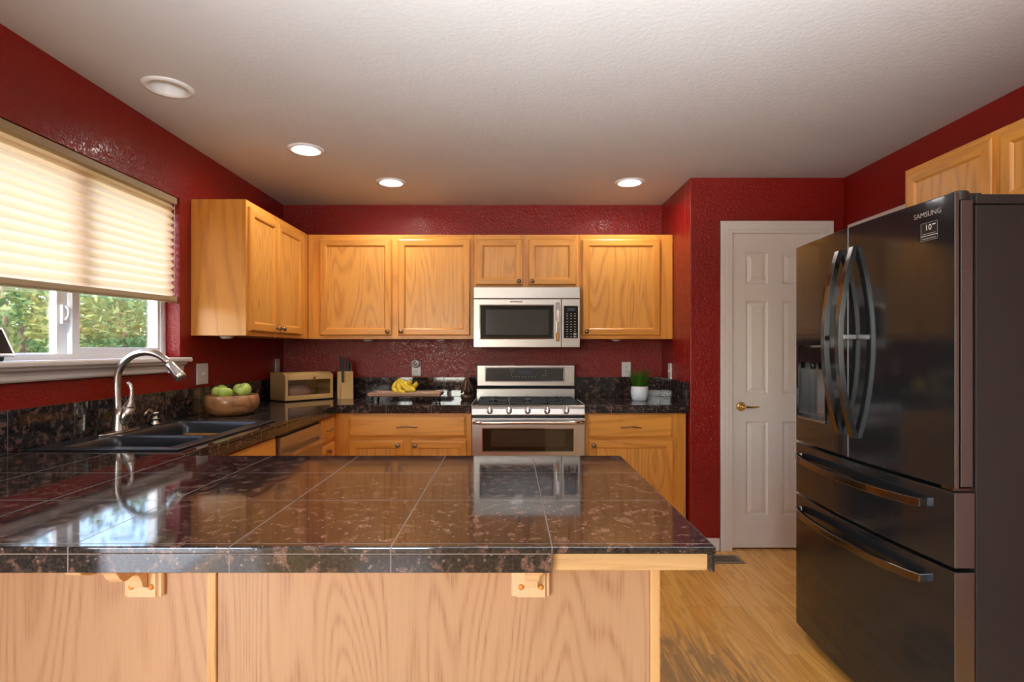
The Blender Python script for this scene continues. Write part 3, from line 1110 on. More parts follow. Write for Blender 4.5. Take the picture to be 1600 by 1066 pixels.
obj('edge_tiles', b, 'granite', ct, bevel=0.0008)
b = BM(); box(b, CX0 + 0.001, 0.079, CY0 + 0.0007, CY0 + 0.0115, 0.9570, 0.9620)
obj('grout_joint', b, 'grout', ct)
b = BM(); box(b, CX1 - 0.012, CX1 - 0.0005, CY0 + 0.004, CY1, 0.922, 0.9588)
obj('edge_tiles', b, 'granite', ct, bevel=0.004)
b = BM(); box(b, LX - 0.012, LX, CY1, BY, 0.916, 0.9588); box(b, LX, RX0, BY, BY + 0.012, 0.916, 0.9588)
obj('edge_tiles', b, 'granite', ct, bevel=0.002)
b = BM(); box(b, XL + 0.001, XL + 0.013, CY0, wall_y - 0.012, CT, 1.127)
obj('backsplash', b, 'granite', ct, bevel=0.002)
b = BM(); box(b, XL + 0.013, RX0, wall_y - 0.012, wall_y, CT, 1.127)
obj('backsplash', b, 'granite', ct, bevel=0.002)

c2 = thing('countertop', 'short brown granite tile worktop right of the range', 'countertop', (0.86, 4.0, 0.916))
b = BM(); box(b, 0.509, 1.207, BY, wall_y, 0.959, CT)
obj('granite_tiles', b, 'granite', c2, bevel=0.005, seg=3)
b = BM(); box(b, 0.509, 1.207, BY + ins, wall_y, 0.9245, 0.9588)
obj('plywood_deck', b, 'substrate', c2)
b = BM(); box(b, 0.509, 1.207, BY, BY + 0.012, 0.916, 0.9588)
obj('edge_tiles', b, 'granite', c2, bevel=0.002)
b = BM(); box(b, 0.509, 1.196, wall_y - 0.012, wall_y, CT, 1.127)
obj('backsplash', b, 'granite', c2, bevel=0.002)
b = BM(); box(b, 1.196, 1.208, BY, wall_y, CT, 1.127)
obj('backsplash', b, 'granite', c2, bevel=0.002)


# ------------------------------------------------------------------ sink, faucet, dispenser
def sink_bowl(bm, x0, x1, y0, y1, zt, depth):
    prof = [(0.0, 0.0), (0.004, -0.006), (0.008, -0.03), (0.014, -depth + 0.03), (0.028, -depth + 0.008), (0.05, -depth)]
    R = []
    for o, dz in prof:
        r = 0.035
        ring = []
        X0, X1, Y0, Y1 = x0 + o, x1 - o, y0 + o, y1 - o
        for cx, cy, a0 in ((X1 - r, Y1 - r, 0), (X0 + r, Y1 - r, 90), (X0 + r, Y0 + r, 180), (X1 - r, Y0 + r, 270)):
            for k in range(5):
                a = math.radians(a0 + k * 22.5)
                ring.append(bm.verts.new((cx + r * math.cos(a), cy + r * math.sin(a), zt + dz)))
        R.append(ring)
    n = len(R[0])
    for a, c in zip(R, R[1:]):
        for k in range(n):
            f = bm.faces.new([a[k], a[(k + 1) % n], c[(k + 1) % n], c[k]])
            f.smooth = True
    bm.faces.new(R[-1])
    return R[0]


sk = thing('sink', 'black double-bowl sink set into the worktop under the window', 'sink', (-1.49, 2.43, 0.76))
sx0, sx1, sy0, sy1, zt = -1.766, -1.211, 2.008, 2.850, 0.981
bowls = [(-1.665, -1.268, 2.062, 2.315), (-1.665, -1.268, 2.352, 2.795)]
b = BM()
for q in bowls:
    sink_bowl(b, *q, zt - 0.002, 0.19)
obj('bowl', b, 'sink', sk, fix=True)
b = BM()
gx = [sx0, bowls[0][0], bowls[0][1], sx1]
gy = [sy0, bowls[0][2], bowls[0][3], bowls[1][2], bowls[1][3], sy1]
cells(b, gx, gy, CT + 0.0003, zt, lambda x, y: not any(q[0] < x < q[1] and q[2] < y < q[3] for q in bowls))
obj('rim', b, 'sink', sk, bevel=0.005, seg=3)
for q in bowls:
    b = BM()
    lathe(b, [(0.0, 0.001), (0.040, 0.001), (0.045, 0.003), (0.045, 0.0)], ((q[0] + q[1]) / 2, (q[2] + q[3]) / 2, zt - 0.1915), 24)
    obj('drain', b, 'steelsmooth', sk)

fx, fy = -1.715, 2.42
fa = thing('faucet', 'brushed nickel gooseneck kitchen faucet behind the sink', 'faucet', (fx, fy, zt))
b = BM()
ring = []
for k in range(32):
    a = 2 * PI * k / 32
    ring.append((fx + 0.030 * math.cos(a), fy + (0.095 if True else 0) * math.sin(a) + 0.030 * math.copysign(abs(math.sin(a)) ** 0.5, math.sin(a))))
prism(b, ring, zt, zt + 0.007, tf=lambda z, x, y: (x, y, z))
obj('escutcheon', b, 'nickel', fa, bevel=0.003)
b = BM()
lathe(b, [(0.0, 0.0), (0.034, 0.0), (0.033, 0.006), (0.029, 0.03), (0.025, 0.07), (0.020, 0.10), (0.0, 0.10)], (fx, fy, zt + 0.007), 28)
obj('body', b, 'nickel', fa)
b = BM()
zc = 1.205
R = 0.128
pts = [(fx - 0.006, fy, zt + 0.06), (fx - 0.008, fy, zt + 0.12), (fx - 0.010, fy, zc - 0.03)]
for k in range(0, 19):
    a = PI - k / 18 * (PI * 0.80)
    pts.append((fx - 0.010 + R + R * math.cos(a), fy, zc + R * math.sin(a)))
tube(b, pts, 0.0150, 16)
obj('spout', b, 'nickel', fa)
e = Vector(pts[-1])
dr = (Vector(pts[-1]) - Vector(pts[-2])).normalized()
b = BM()
p2 = [e - dr * 0.006, e + dr * 0.0, e + dr * 0.02, e + dr * 0.06, e + dr * 0.078, e + dr * 0.080]
tube(b, p2, [0.0152, 0.0185, 0.020, 0.0235, 0.0245, 0.022], 20)
sp = obj('spray_head', b, 'nickel', fa)
b = BM(); m = e + dr * 0.03 + Vector((-0.020, 0, -0.006)); box(b, m.x - 0.006, m.x + 0.006, m.y - 0.009, m.y + 0.009, m.z - 0.012, m.z + 0.012)
obj('spray_button', b, 'nickel', sp, bevel=0.003)
b = BM()
tube(b, [(fx + 0.006, fy + 0.002, zt + 0.035), (fx + 0.022, fy + 0.004, zt + 0.07), (fx + 0.040, fy + 0.006, zt + 0.112)], [0.026, 0.025, 0.0245], 20)
obj('valve', b, 'nickel', fa)
b = BM()
tube(b, [(fx + 0.040, fy + 0.006, zt + 0.112), (fx + 0.042, fy + 0.006, zt + 0.117), (fx + 0.046, fy + 0.006, zt + 0.135), (fx + 0.050, fy + 0.006, zt + 0.16), (fx + 0.050, fy + 0.006, zt + 0.185), (fx + 0.044, fy + 0.006, zt + 0.205), (fx + 0.034, fy + 0.006, zt + 0.215), (fx + 0.026, fy + 0.006, zt + 0.213)],
     [0.0245, 0.0235, 0.014, 0.009, 0.008, 0.0085, 0.009, 0.006], 14)
obj('lever', b, 'nickel', fa)

dxp, dyp = -1.715, 2.66
sdp = thing('soap_dispenser', 'small brushed nickel soap pump beside the faucet', 'soap dispenser', (dxp, dyp, zt))
b = BM()
lathe(b, [(0, 0), (0.024, 0.0), (0.024, 0.006), (0.016, 0.018), (0.014, 0.026), (0.019, 0.028), (0.019, 0.032), (0.012, 0.036), (0.012, 0.052), (0.0, 0.052)], (dxp, dyp, zt), 24)
obj('base', b, 'nickel', sdp)
b = BM()
lathe(b, [(0, 0.052), (0.017, 0.052), (0.019, 0.056), (0.017, 0.062), (0, 0.063)], (dxp, dyp, zt), 24)
pts = [(dxp, dyp, zt + 0.058)]
for k in range(1, 10):
    u = k / 9
    pts.append((dxp + 0.035 * u, dyp - 0.125 * u, zt + 0.058 + 0.024 * math.sin(PI * u * 0.78) - 0.010 * u ** 3))
tube(b, pts, [0.007] + [0.0068 - 0.0018 * k / 9 for k in range(1, 10)], 10)
obj('pump_spout', b, 'nickel', sdp)

# ------------------------------------------------------------------ microwave
YM = 3.955
mw = thing('microwave', 'stainless over-the-range microwave with black window', 'microwave', (0.125, 4.16, 1.362))
MX0, MX1, MZ0, MZ1 = -0.258, 0.508, 1.362, 1.7965
b = BM(); box(b, MX0 + 0.004, MX1 - 0.004, YM + 0.03, 4.376, MZ0 + 0.006, MZ1)
obj('housing', b, 'black', mw, bevel=0.003)
b = BM(); box(b, MX0, MX1, YM + 0.004, YM + 0.03, MZ1 - 0.083, MZ1 - 0.001)
obj('vent_panel', b, 'steel', mw, bevel=0.003)
px = lambda p, d: (p - 796) * d / 860
pz = lambda p, d: H + (547 - p) * d / 860
b = BM()
w0, w1, wz0, wz1 = px(749.5, YM), px(865, YM), pz(529.8, YM), pz(476.8, YM)
dX1 = px(877.3, YM)
cells(b, [MX0, w0, w1, dX1 - 0.001], [MZ0, wz0, wz1, MZ1 - 0.087], YM + 0.03, YM, lambda x, z: not (w0 < x < w1 and wz0 < z < wz1), tf=lambda a, bb, c: (a, c, bb))
md = obj('door', b, 'steel', mw, bevel=0.003)
b = BM(); rings_panel(b, w0, w1, wz0, wz1, [(0.0, YM - 0.002), (0.004, YM - 0.0035), (0.007, YM + 0.004)], fill=False)
obj('window_bezel', b, 'steelsmooth', md)
b = BM(); box(b, w0, w1, YM + 0.004, YM + 0.012, wz0, wz1)
obj('window_glass', b, 'blackglass', md)
b = BM(); box(b, px(759, YM), px(857.5, YM), YM + 0.0030, YM + 0.0042, pz(523, YM), pz(484, YM))
obj('window_mesh', b, 'darkglass', md)
b = BM()
hx = px(870.8, YM)
bar(b, [(hx, YM + 0.001, pz(533, YM)), (hx, YM - 0.022, pz(532, YM)), (hx, YM - 0.038, pz(520, YM)), (hx, YM - 0.043, pz(503, YM)), (hx, YM - 0.038, pz(486, YM)), (hx, YM - 0.022, pz(474.5, YM)), (hx, YM + 0.001, pz(473.5, YM))], (1, 0, 0), 0.026, 0.012)
obj('handle', b, 'chrome', md, bevel=0.005, seg=3)
b = BM(); box(b, px(797, YM), px(816, YM), YM - 0.0012, YM + 0.001, pz(472.6, YM), pz(470.3, YM))
obj('emblem', b, 'chrome', md)
b = BM(); box(b, dX1 + 0.001, MX1, YM + 0.001, YM + 0.03, MZ0, MZ1 - 0.087)
mp_ = obj('control_panel', b, 'steel', mw, bevel=0.003)
b = BM(); box(b, px(880.8, YM), px(903.2, YM), YM - 0.001, YM + 0.002, pz(528.7, YM), pz(478, YM))
obj('keypad', b, 'blackglass', mp_, bevel=0.001)
b = BM(); box(b, px(886, YM), px(899, YM), YM - 0.0018, YM - 0.0008, pz(486, YM), pz(481.5, YM))
obj('display', b, 'lcd', mp_)
b = BM()
for r, yy in enumerate((490.5, 494, 498, 503, 507, 511, 515, 518, 522, 526)):
    for cidx in range(3):
        xx = 886.2 + cidx * 6
        if r >= 8 and cidx == 2:
            box(b, px(896, YM), px(900.5, YM), YM - 0.0018, YM - 0.0008, pz(yy + 1.2, YM), pz(yy - 1.2, YM))
        else:
            box(b, px(xx - 1.2, YM), px(xx + 1.2, YM), YM - 0.0016, YM - 0.0008, pz(yy + 0.5, YM), pz(yy - 0.5, YM))
obj('keys', b, 'grey', mp_)

# ------------------------------------------------------------------ gas range
rg = thing('range', 'stainless gas range with black cooktop and five knobs', 'stove', (0.125, 4.0, 0))
RX0_, RX1_ = -0.252, 0.505
YF = 3.672
b = BM(); box(b, RX0_ + 0.004, RX1_ - 0.004, YF + 0.045, 4.372, 0.08, 0.945)
for sx in (RX0_ + 0.05, RX1_ - 0.09):
    for sy in (YF + 0.08, 4.30):
        box(b, sx, sx + 0.04, sy, sy + 0.04, 0.0, 0.08)
obj('housing', b, 'black', rg)
b = BM(); box(b, RX0_ + 0.012, RX1_ - 0.012, YF + 0.03, 4.25, 0.945, 0.962)
obj('cooktop', b, 'blackglass', rg, bevel=0.004)
# control panel with rounded nose
b = BM()
prof = [(YF + 0.05, 0.906), (YF, 0.906), (YF + 0.001, 0.915), (YF + 0.010, 0.948), (YF + 0.019, 0.963), (YF + 0.032, 0.971), (YF + 0.05, 0.973)]
prism(b, prof, RX0_ - 0.003, RX1_ + 0.003)
cp = obj('control_panel', b, 'steel', rg, bevel=0.006, seg=3)
tilt = math.atan2(0.010, 0.035)
for p in (765.2, 795.2, 824.6, 855.2, 885.2):
    x = px(p, 3.66)
    Mk = Matrix.Rotation(PI / 2 - tilt, 4, 'X')
    b = BM()
    lathe(b, [(0, 0), (0.021, 0.0), (0.021, 0.004), (0.018, 0.008), (0.0165, 0.020), (0.013, 0.024), (0, 0.025)], (x, YF + 0.004, 0.936), 24, mat4=Mk)
    kb = obj('knob', b, 'chrome', cp)
    b = BM()
    box(b, -0.005, 0.005, -0.018, 0.020, 0.022, 0.036)
    bmesh.ops.transform(b, matrix=Matrix.Translation((x, YF + 0.004, 0.936)) @ Mk, verts=b.verts)
    obj('knob_grip', b, 'chrome', kb, bevel=0.003)


def oven_door(z0, z1, wz0, wz1, wx0, wx1, ih):
    b = BM()
    cells(b, [RX0_, wx0, wx1, RX1_], [z0, wz0, wz1, z1], YF + 0.04, YF, lambda x, z: not (wx0 < x < wx1 and wz0 < z < wz1), tf=lambda a, bb, c: (a, c, bb))
    d = obj('oven_door', b, 'steel', rg, bevel=0.004)
    b = BM(); rings_panel(b, wx0, wx1, wz0, wz1, [(-0.004, YF), (-0.002, YF - 0.003), (0.003, YF - 0.003), (0.008, YF + 0.006)], fill=False)
    obj('window_bezel', b, 'steelsmooth', d)
    b = BM(); box(b, wx0, wx1, YF + 0.004, YF + 0.012, wz0, wz1)
    obj('window_glass', b, 'blackglass', d)
    b = BM(); box(b, wx0 + 0.058, wx1 - 0.058, YF + 0.003, YF + 0.0042, wz0 + 0.035, wz1 - 0.012)
    obj('oven_view', b, 'ovenglass', d)
    b = BM()
    zh = ih
    pts = [(RX0_ + 0.018, YF + 0.002, zh), (RX0_ + 0.020, YF - 0.035, zh + 0.001)]
    for k in range(1, 12):
        u = k / 12
        pts.append((RX0_ + 0.02 + u * (RX1_ - RX0_ - 0.04), YF - 0.042 - 0.012 * math.sin(PI * u), zh + 0.003 * math.sin(PI * u)))
    pts += [(RX1_ - 0.020, YF - 0.035, zh + 0.001), (RX1_ - 0.018, YF + 0.002, zh)]
    tube(b, pts, 0.0135, 14)
    obj('oven_handle', b, 'steelsmooth', d)


oven_door(0.625, 0.888, 0.662, 0.820, -0.181, 0.431, 0.862)
oven_door(0.125, 0.612, 0.200, 0.520, -0.181, 0.431, 0.580)
b = BM(); box(b, RX0_ + 0.002, RX1_ - 0.002, YF + 0.012, YF + 0.045, 0.09, 0.120)
obj('kick_panel', b, 'black', rg)
# backguard
b = BM(); box(b, RX0_ - 0.002, RX1_ - 0.002, 4.245, 4.372, 0.945, 1.043)
obj('backguard_base', b, 'steel', rg, bevel=0.003)
b = BM(); box(b, RX0_ + 0.015, RX1_ - 0.015, 4.275, 4.372, 1.043, 1.064)
obj('vent_slot', b, 'gap', rg)
b = BM()
g0, g1, gz0, gz1 = px(758, 4.22), px(882, 4.22), pz(596.3, 4.22), pz(574.3, 4.22)
yb = 4.225
cells(b, [RX0_ + 0.002, g0, g1, RX1_ - 0.002], [1.064, gz0, gz1, 1.2255], 4.372, yb, lambda x, z: True, tf=lambda a, bb, c: (a, c, bb))
bgd = obj('backguard', b, 'steel', rg, bevel=0.006, seg=3)
b = BM(); rings_panel(b, g0, g1, gz0, gz1, [(-0.003, yb), (0.0, yb - 0.004), (0.004, yb - 0.004), (0.007, yb - 0.001)], fill=False)
obj('panel_bezel', b, 'chrome', bgd)
b = BM(); box(b, g0 + 0.002, g1 - 0.002, yb - 0.0015, yb + 0.002, gz0 + 0.002, gz1 - 0.002)
obj('control_glass', b, 'darkglass', bgd)
b = BM(); box(b, px(812, yb), px(830, yb), yb - 0.0022, yb - 0.0014, pz(585.5, yb), pz(579.5, yb))
obj('clock_display', b, 'lcd', bgd)
b = BM()
for xx in range(800, 836, 5):
    box(b, px(xx, yb), px(xx + 1.6, yb), yb - 0.0022, yb - 0.0014, pz(589.4, yb), pz(588.4, yb))
for xx, yy in ((797, 578), (799, 582), (798, 586), (801, 579), (852, 579), (852, 583), (852, 587), (848, 587)):
    box(b, px(xx, yb), px(xx + 1.4, yb), yb - 0.0022, yb - 0.0014, pz(yy + 0.5, yb), pz(yy - 0.5, yb))
obj('touch_keys', b, 'grey', bgd)
# burners and grates
for i, (xa, xb_) in enumerate(((RX0_ + 0.03, -0.004), (0.0, 0.252), (0.256, RX1_ - 0.03))):
    b = BM()
    z = 0.978
    ya, ybk = YF + 0.07, 4.225
    for x in (xa + 0.006, xb_ - 0.006):
        box(b, x - 0.006, x + 0.006, ya, ybk, z - 0.006, z + 0.008)
    for y in (ya + 0.006, (ya + ybk) / 2, ybk - 0.006):
        box(b, xa, xb_, y - 0.006, y + 0.006, z - 0.006, z + 0.008)
    xm = (xa + xb_) / 2
    for y in (ya + 0.13, ybk - 0.13):
        box(b, xa, xm - 0.03, y - 0.005, y + 0.005, z - 0.004, z + 0.012)
        box(b, xm + 0.03, xb_, y - 0.005, y + 0.005, z - 0.004, z + 0.012)
        box(b, xm - 0.005, xm + 0.005, y - 0.11, y - 0.03, z - 0.004, z + 0.012)
        box(b, xm - 0.005, xm + 0.005, y + 0.03, y + 0.11, z - 0.004, z + 0.012)
    for x in (xa + 0.008, xb_ - 0.008):
        for y in (ya + 0.01, ybk - 0.01):
            box(b, x - 0.007, x + 0.007, y - 0.007, y + 0.007, 0.962, z)
    obj('grate', b, 'iron', rg, bevel=0.002)
    if i != 1:
        for y in (ya + 0.13, ybk - 0.13):
            b = BM(); lathe(b, [(0, 0.0), (0.045, 0.0), (0.042, 0.006), (0.03, 0.008), (0.03, 0.013), (0, 0.014)], (xm, y, 0.962), 24)
            obj('burner', b, 'iron', rg)
    else:
        b = BM(); lathe(b, [(0, 0.0), (0.045, 0.0), (0.042, 0.006), (0.03, 0.008), (0.03, 0.013), (0, 0.014)], (xm, 3.90, 0.962), 24)
        obj('burner', b, 'iron', rg)

# ------------------------------------------------------------------ refrigerator
fr = thing('refrigerator', 'black stainless French-door refrigerator on the right', 'refrigerator', (1.79, 2.15, 0))
FY0, FY1 = 1.682, 2.612
yc, hw = (FY0 + FY1) / 2, (FY1 - FY0) / 2
XF = 1.360
bow = lambda y: XF - 0.022 * (1 - ((y - yc) / hw) ** 2)
b = BM(); box(b, 1.432, 2.19, FY0 + 0.008, FY1 - 0.008, 0.045, 1.790)
for y in (FY0 + 0.05, FY1 - 0.1):
    box(b, 1.46, 1.52, y, y + 0.05, 0.0, 0.045); box(b, 2.08, 2.14, y, y + 0.05, 0.0, 0.045)
obj('housing', b, 'fridgeside', fr, bevel=0.004)
b = BM(); box(b, 1.432, 2.19, FY0 + 0.006, FY1 - 0.006, 1.792, 1.822)
obj('top_cover', b, 'fridgeside', fr, bevel=0.003)
b = BM(); box(b, 1.425, 1.4318, FY0 + 0.025, FY1 - 0.025, 0.06, 1.79)
obj('gasket', b, 'gap', fr)
b = BM(); box(b, 1.40, 1.4318, FY0 + 0.03, FY1 - 0.03, 0.012, 0.05)
obj('kick_grille', b, 'gap', fr)


def curved_front(y0, y1, z0, z1, xback, holes=None, nseg=14):
    """solid whose front follows the bowed line; slots: 0 front, 1 edges"""
    b = BM()
    ys = [y0 + (y1 - y0) * k / nseg for k in range(nseg + 1)]
    zs = [z0, z1]
    if holes:
        ys = sorted(set([round(v, 5) for v in ys if not any(abs(v - h) < 0.008 for h in holes[:2])] + list(holes[:2])))
        zs = [z0, holes[2], holes[3], z1]
    F = lambda y, z: not (holes and holes[0] < y < holes[1] and holes[2] < z < holes[3])
    cells(b, ys, zs, 0.0, 1.0, F, 0, tf=lambda a, bb, c: ((bow(a) if c else xback), a, bb))
    bmesh.ops.recalc_face_normals(b, faces=b.faces)
    for f in b.faces:
        f.material_index = 0 if f.normal.x < -0.7 else 1
    return b


# near door (right) and far door with dispenser recess
ysplit = 2.176
z0d, z1d = 0.918, 1.8265
nd = obj('door', curved_front(FY0, ysplit - 0.003, z0d, z1d, 1.376), ['blacksteel', 'blacksteel_side'], fr, bevel=0.003)
hy0, hy1, hz0, hz1 = 2.330, 2.548, 1.030, 1.362
fd = obj('door', curved_front(ysplit + 0.003, FY1, z0d, z1d, 1.376, (hy0, hy1, hz0, hz1)), ['blacksteel', 'blacksteel_side'], fr, bevel=0.003)
for dd, a, c in ((nd, FY0 + 0.003, ysplit - 0.006), (fd, ysplit + 0.006, FY1 - 0.003)):
    b = BM()
    box(b, 1.382, 1.420, a, c, z0d + 0.004, z1d - 0.024)
    obj('door_liner', b, 'blacksteel_side', dd, bevel=0.002)
# dispenser
b = BM()
for (a, c, e, f) in ((hy0 - 0.0, hy0 + 0.006, hz0, hz1), (hy1 - 0.006, hy1, hz0, hz1)):
    box(b, 1.338, 1.381, a, c, e, f, 0)
box(b, 1.338, 1.381, hy0, hy1, hz1 - 0.075, hz1, 0)
prism(b, [(1.381, hz0), (1.331, hz0), (1.331, hz0 + 0.010), (1.376, hz0 + 0.018), (1.381, hz0 + 0.018)], hy0 + 0.006, hy1 - 0.006, mi=1, tf=lambda y, a, c: (a, y, c))
box(b, 1.3805, 1.3815, hy0 + 0.006, hy1 - 0.006, hz0, hz1, 2)
obj('dispenser', b, ['blackglass', 'dispsteel', 'dispsteel'], fd, bevel=0.001)
b = BM(); box(b, 1.362, 1.380, hy0 + 0.05, hy0 + 0.11, hz0 + 0.03, hz1 - 0.11)
obj('dispenser_paddle', b, 'dispsteel', fd, bevel=0.004)
b = BM(); tube(b, [(1.362, hy0 + 0.14, hz1 - 0.072), (1.362, hy0 + 0.14, hz1 - 0.105)], [0.016, 0.011], 14)
obj('dispenser_nozzle', b, 'black', fd)


def vhandle(door, y):
    b = BM()
    pts = []
    for k in range(17):
        u = k / 16 * 2 - 1
        pts.append((1.330 - 0.056 * (1 - u * u), y, 1.373 + u * 0.364))
    pts = [(bow(y) + 0.002, y, pts[0][2] + 0.002)] + pts + [(bow(y) + 0.002, y, pts[-1][2] - 0.002)]
    bar(b, pts, (0, 1, 0), 0.026, 0.020)
    obj('handle', b, 'handle', door, bevel=0.004, seg=2)


vhandle(nd, 2.128)
vhandle(fd, 2.222)
b = BM(); box(b, 1.284, bow(2.128) + 0.001, 2.118, 2.138, 1.383, 1.403)
obj('handle_mount', b, 'steelsmooth', nd, bevel=0.003)


def drawer(z0, z1, zh):
    d = obj('freezer_drawer', curved_front(FY0, FY1, z0, z1, 1.424), ['blacksteel', 'blacksteel_side'], fr, bevel=0.003)
    b = BM()
    pts = []
    ya, yb2 = FY0 + 0.105, FY1 - 0.055
    for k in range(17):
        u = k / 16 * 2 - 1
        y = (ya + yb2) / 2 + u * (yb2 - ya) / 2
        pts.append((bow(y) - 0.018 - 0.034 * (1 - u ** 4), y, zh + 0.004 * u * u))
    pts = [(bow(ya) + 0.002, ya + 0.003, pts[0][2])] + pts + [(bow(yb2) + 0.002, yb2 - 0.003, pts[-1][2])]
    bar(b, pts, (0, 0, 1), 0.028, 0.018)
    obj('handle', b, 'handle', d, bevel=0.004, seg=2)


drawer(0.674, 0.906, 0.845)
drawer(0.050, 0.662, 0.600)
# hinge covers
b = BM()
lathe(b, [(0, 0), (0.026, 0.0), (0.026, 0.026), (0.022, 0.031), (0, 0.032)], (1.402, FY0 + 0.035, 1.805), 24)
box(b, 1.402, 1.46, FY0 + 0.018, FY0 + 0.052, 1.805, 1.829)
obj('hinge_cover', b, 'fridgeside', fr, bevel=0.003)
b = BM(); box(b, 1.366, 1.43, FY0 + 0.012, FY0 + 0.06, 0.907, 0.9165)
obj('hinge', b, 'handle', fr, bevel=0.002)
# badge lettering and sticker on the near door


def on_front(y, z):
    x = bow(y) - 0.0009
    nrm = -math.atan2(2 * 0.022 * (y - yc) / hw ** 2, 1)
    return Matrix.Translation((x, y, z)) @ Matrix.Rotation(-PI / 2 + nrm * 1.0, 4, 'Z') @ Matrix.Rotation(PI / 2, 4, 'X')


text_mesh('SAMSUNG', 0.0235, 'badge', nd, on_front(1.780, pz(336, 1.79)), 'brand_lettering')
ys_, zs_ = 1.772, pz(361.5, 1.775)
b = BM(); box(b, -0.032, 0.032, -0.029, 0.029, -0.0004, 0.0002)
bmesh.ops.transform(b, matrix=on_front(ys_, zs_), verts=b.verts)
stk = obj('sticker', b, 'sticker', nd)
mm = on_front(ys_, zs_)
text_mesh('10', 0.026, 'stickertext', nd, mm @ Matrix.Translation((-0.003, 0.012, 0.0006)), 'sticker_print', 0.0001)
b = BM()
box(b, 0.012, 0.024, 0.018, 0.021, 0.0003, 0.0006)
box(b, -0.032, 0.032, -0.0145, -0.0130, 0.0003, 0.0006)
for k in range(9):
    box(b, -0.026 + k * 0.0058, -0.0225 + k * 0.0058, -0.0085, -0.006, 0.0003, 0.0005, 1)
    box(b, -0.026 + k * 0.0058, -0.022 + k * 0.0058, -0.024, -0.0212, 0.0003, 0.0005, 1)
for q in ((-0.032, 0.032, 0.0282, 0.029), (-0.032, 0.032, -0.029, -0.0282)):
    box(b, *q, 0.0003, 0.0005, 1)
for q in ((-0.032, -0.0312, -0.029, 0.029), (0.0312, 0.032, -0.029, 0.029)):
    box(b, *q, 0.0003, 0.0005, 1)
bmesh.ops.transform(b, matrix=mm, verts=b.verts)
obj('sticker_print', b, ['stickertext', 'grey'], nd)


# ------------------------------------------------------------------ outlets and switches
def wallplate(label, cat, loc, rz, kind, w=0.072, h=0.118, group=None):
    """local frame: face towards -y, wall at y=0"""
    t = thing('wall_outlet' if kind == 'outlet' else 'light_switch', label, cat, loc, rz, True)
    b = BM(); rings_panel(b, -w / 2, w / 2, -h / 2, h / 2, [(0, 0), (0, -0.003), (0.003, -0.006)])
    obj('cover_plate', b, 'plate', t, fix=False)
    if kind == 'outlet':
        for s in (-1, 1):
            b = BM(); box(b, -0.017, 0.017, -0.0085, -0.004, s * 0.020 - 0.014, s * 0.020 + 0.014)
            r = obj('receptacle', b, 'plate', t, bevel=0.004)
            b = BM()
            box(b, -0.008, -0.0055, -0.0092, -0.008, s * 0.020 - 0.001, s * 0.020 + 0.007)
            box(b, 0.0055, 0.008, -0.0092, -0.008, s * 0.020 - 0.001, s * 0.020 + 0.007)
            lathe(b, [(0, 0.0), (0.0025, 0.0), (0.0025, 0.0006), (0, 0.0006)], (0, -0.0085, s * 0.020 - 0.007), 10, '-y')
            obj('slots', b, 'black', r)
    else:
        b = BM()
        box(b, -0.005, 0.005, -0.007, -0.004, -0.012, 0.012)
        prism(b, [(-0.006, -0.006), (-0.018, -0.002), (-0.018, 0.003), (-0.006, 0.006)], -0.004, 0.004)
        obj('toggle', b, 'plate', t)
    return t


wallplate('outlet on the back wall above the fruit tray', 'outlet', (px(650.5, YB), YB, 1.195), 0, 'outlet')
wallplate('white outlet behind the potted grass on the back wall', 'outlet', (px(978.5, YB), YB, 1.188), 0, 'outlet')
wallplate('white switch on the left wall above the wooden bowl', 'light switch', (XL, 3.222, 1.203), PI / 2, 'switch', 0.115, 0.122)
wallplate('switch on the left wall in the corner above the bread box', 'light switch', (XL, 4.265, 1.214), PI / 2, 'switch')
wallplate('white switch on the pantry wall side beside the potted grass', 'light switch', (XP, 4.146, 1.184), -PI / 2, 'switch')
fxp = px(650.5, YB)
t = thing('plug_in_freshener', 'round frosted plug-in freshener in the outlet above the bananas', 'air freshener', (fxp, YB - 0.01, 1.215))
b = BM(); lathe(b, [(0, 0), (0.020, 0.0), (0.032, 0.006), (0.035, 0.018), (0.030, 0.032), (0.018, 0.038), (0.0, 0.040)], (fxp, YB - 0.0095, 1.236), 28, '-y')
obj('shell', b, 'clearplug', t)
b = BM(); lathe(b, [(0, 0), (0.010, 0.0), (0.010, 0.003), (0, 0.004)], (fxp, YB - 0.0495, 1.238), 18, '-y')
obj('vent_cap', b, 'chrome', t)

# floor register
t = thing('floor_vent', 'bronze floor register in front of the pantry door', 'floor vent', (1.33, 3.53, 0))
b = BM()
cells(b, [1.18, 1.205, 1.460, 1.485], [3.455, 3.48, 3.575, 3.60], 0.0, 0.005, lambda x, y: not (1.205 < x < 1.46 and 3.48 < y < 3.575))
obj('frame', b, 'vent', t, bevel=0.002)
b = BM()
for k in range(17):
    x = 1.207 + k * 0.015
    box(b, x, x + 0.005, 3.48, 3.575, 0.0012, 0.0042)
box(b, 1.205, 1.46, 3.525, 3.530, 0.0012, 0.0044)
obj('louvers', b, 'vent', t)
b = BM(); box(b, 1.205, 1.46, 3.48, 3.575, 0.0002, 0.001)
obj('duct_shadow_box', b, 'gap', t)

# ------------------------------------------------------------------ small things on the worktop
# wooden bowl
bx, by = -1.592, 3.155
b = BM()
lathe(b, [(0, 0.0), (0.085, 0.0), (0.112, 0.010), (0.135, 0.035), (0.146, 0.065), (0.145, 0.090), (0.138, 0.112), (0.133, 0.1145), (0.128, 0.111), (0.134, 0.085), (0.130, 0.055), (0.110, 0.025), (0.0, 0.016)], (bx, by, CT), 48)
tag(obj('fruit_bowl', b, 'bowlwood'), 'round turned wooden bowl of green apples beside the sink', 'bowl')


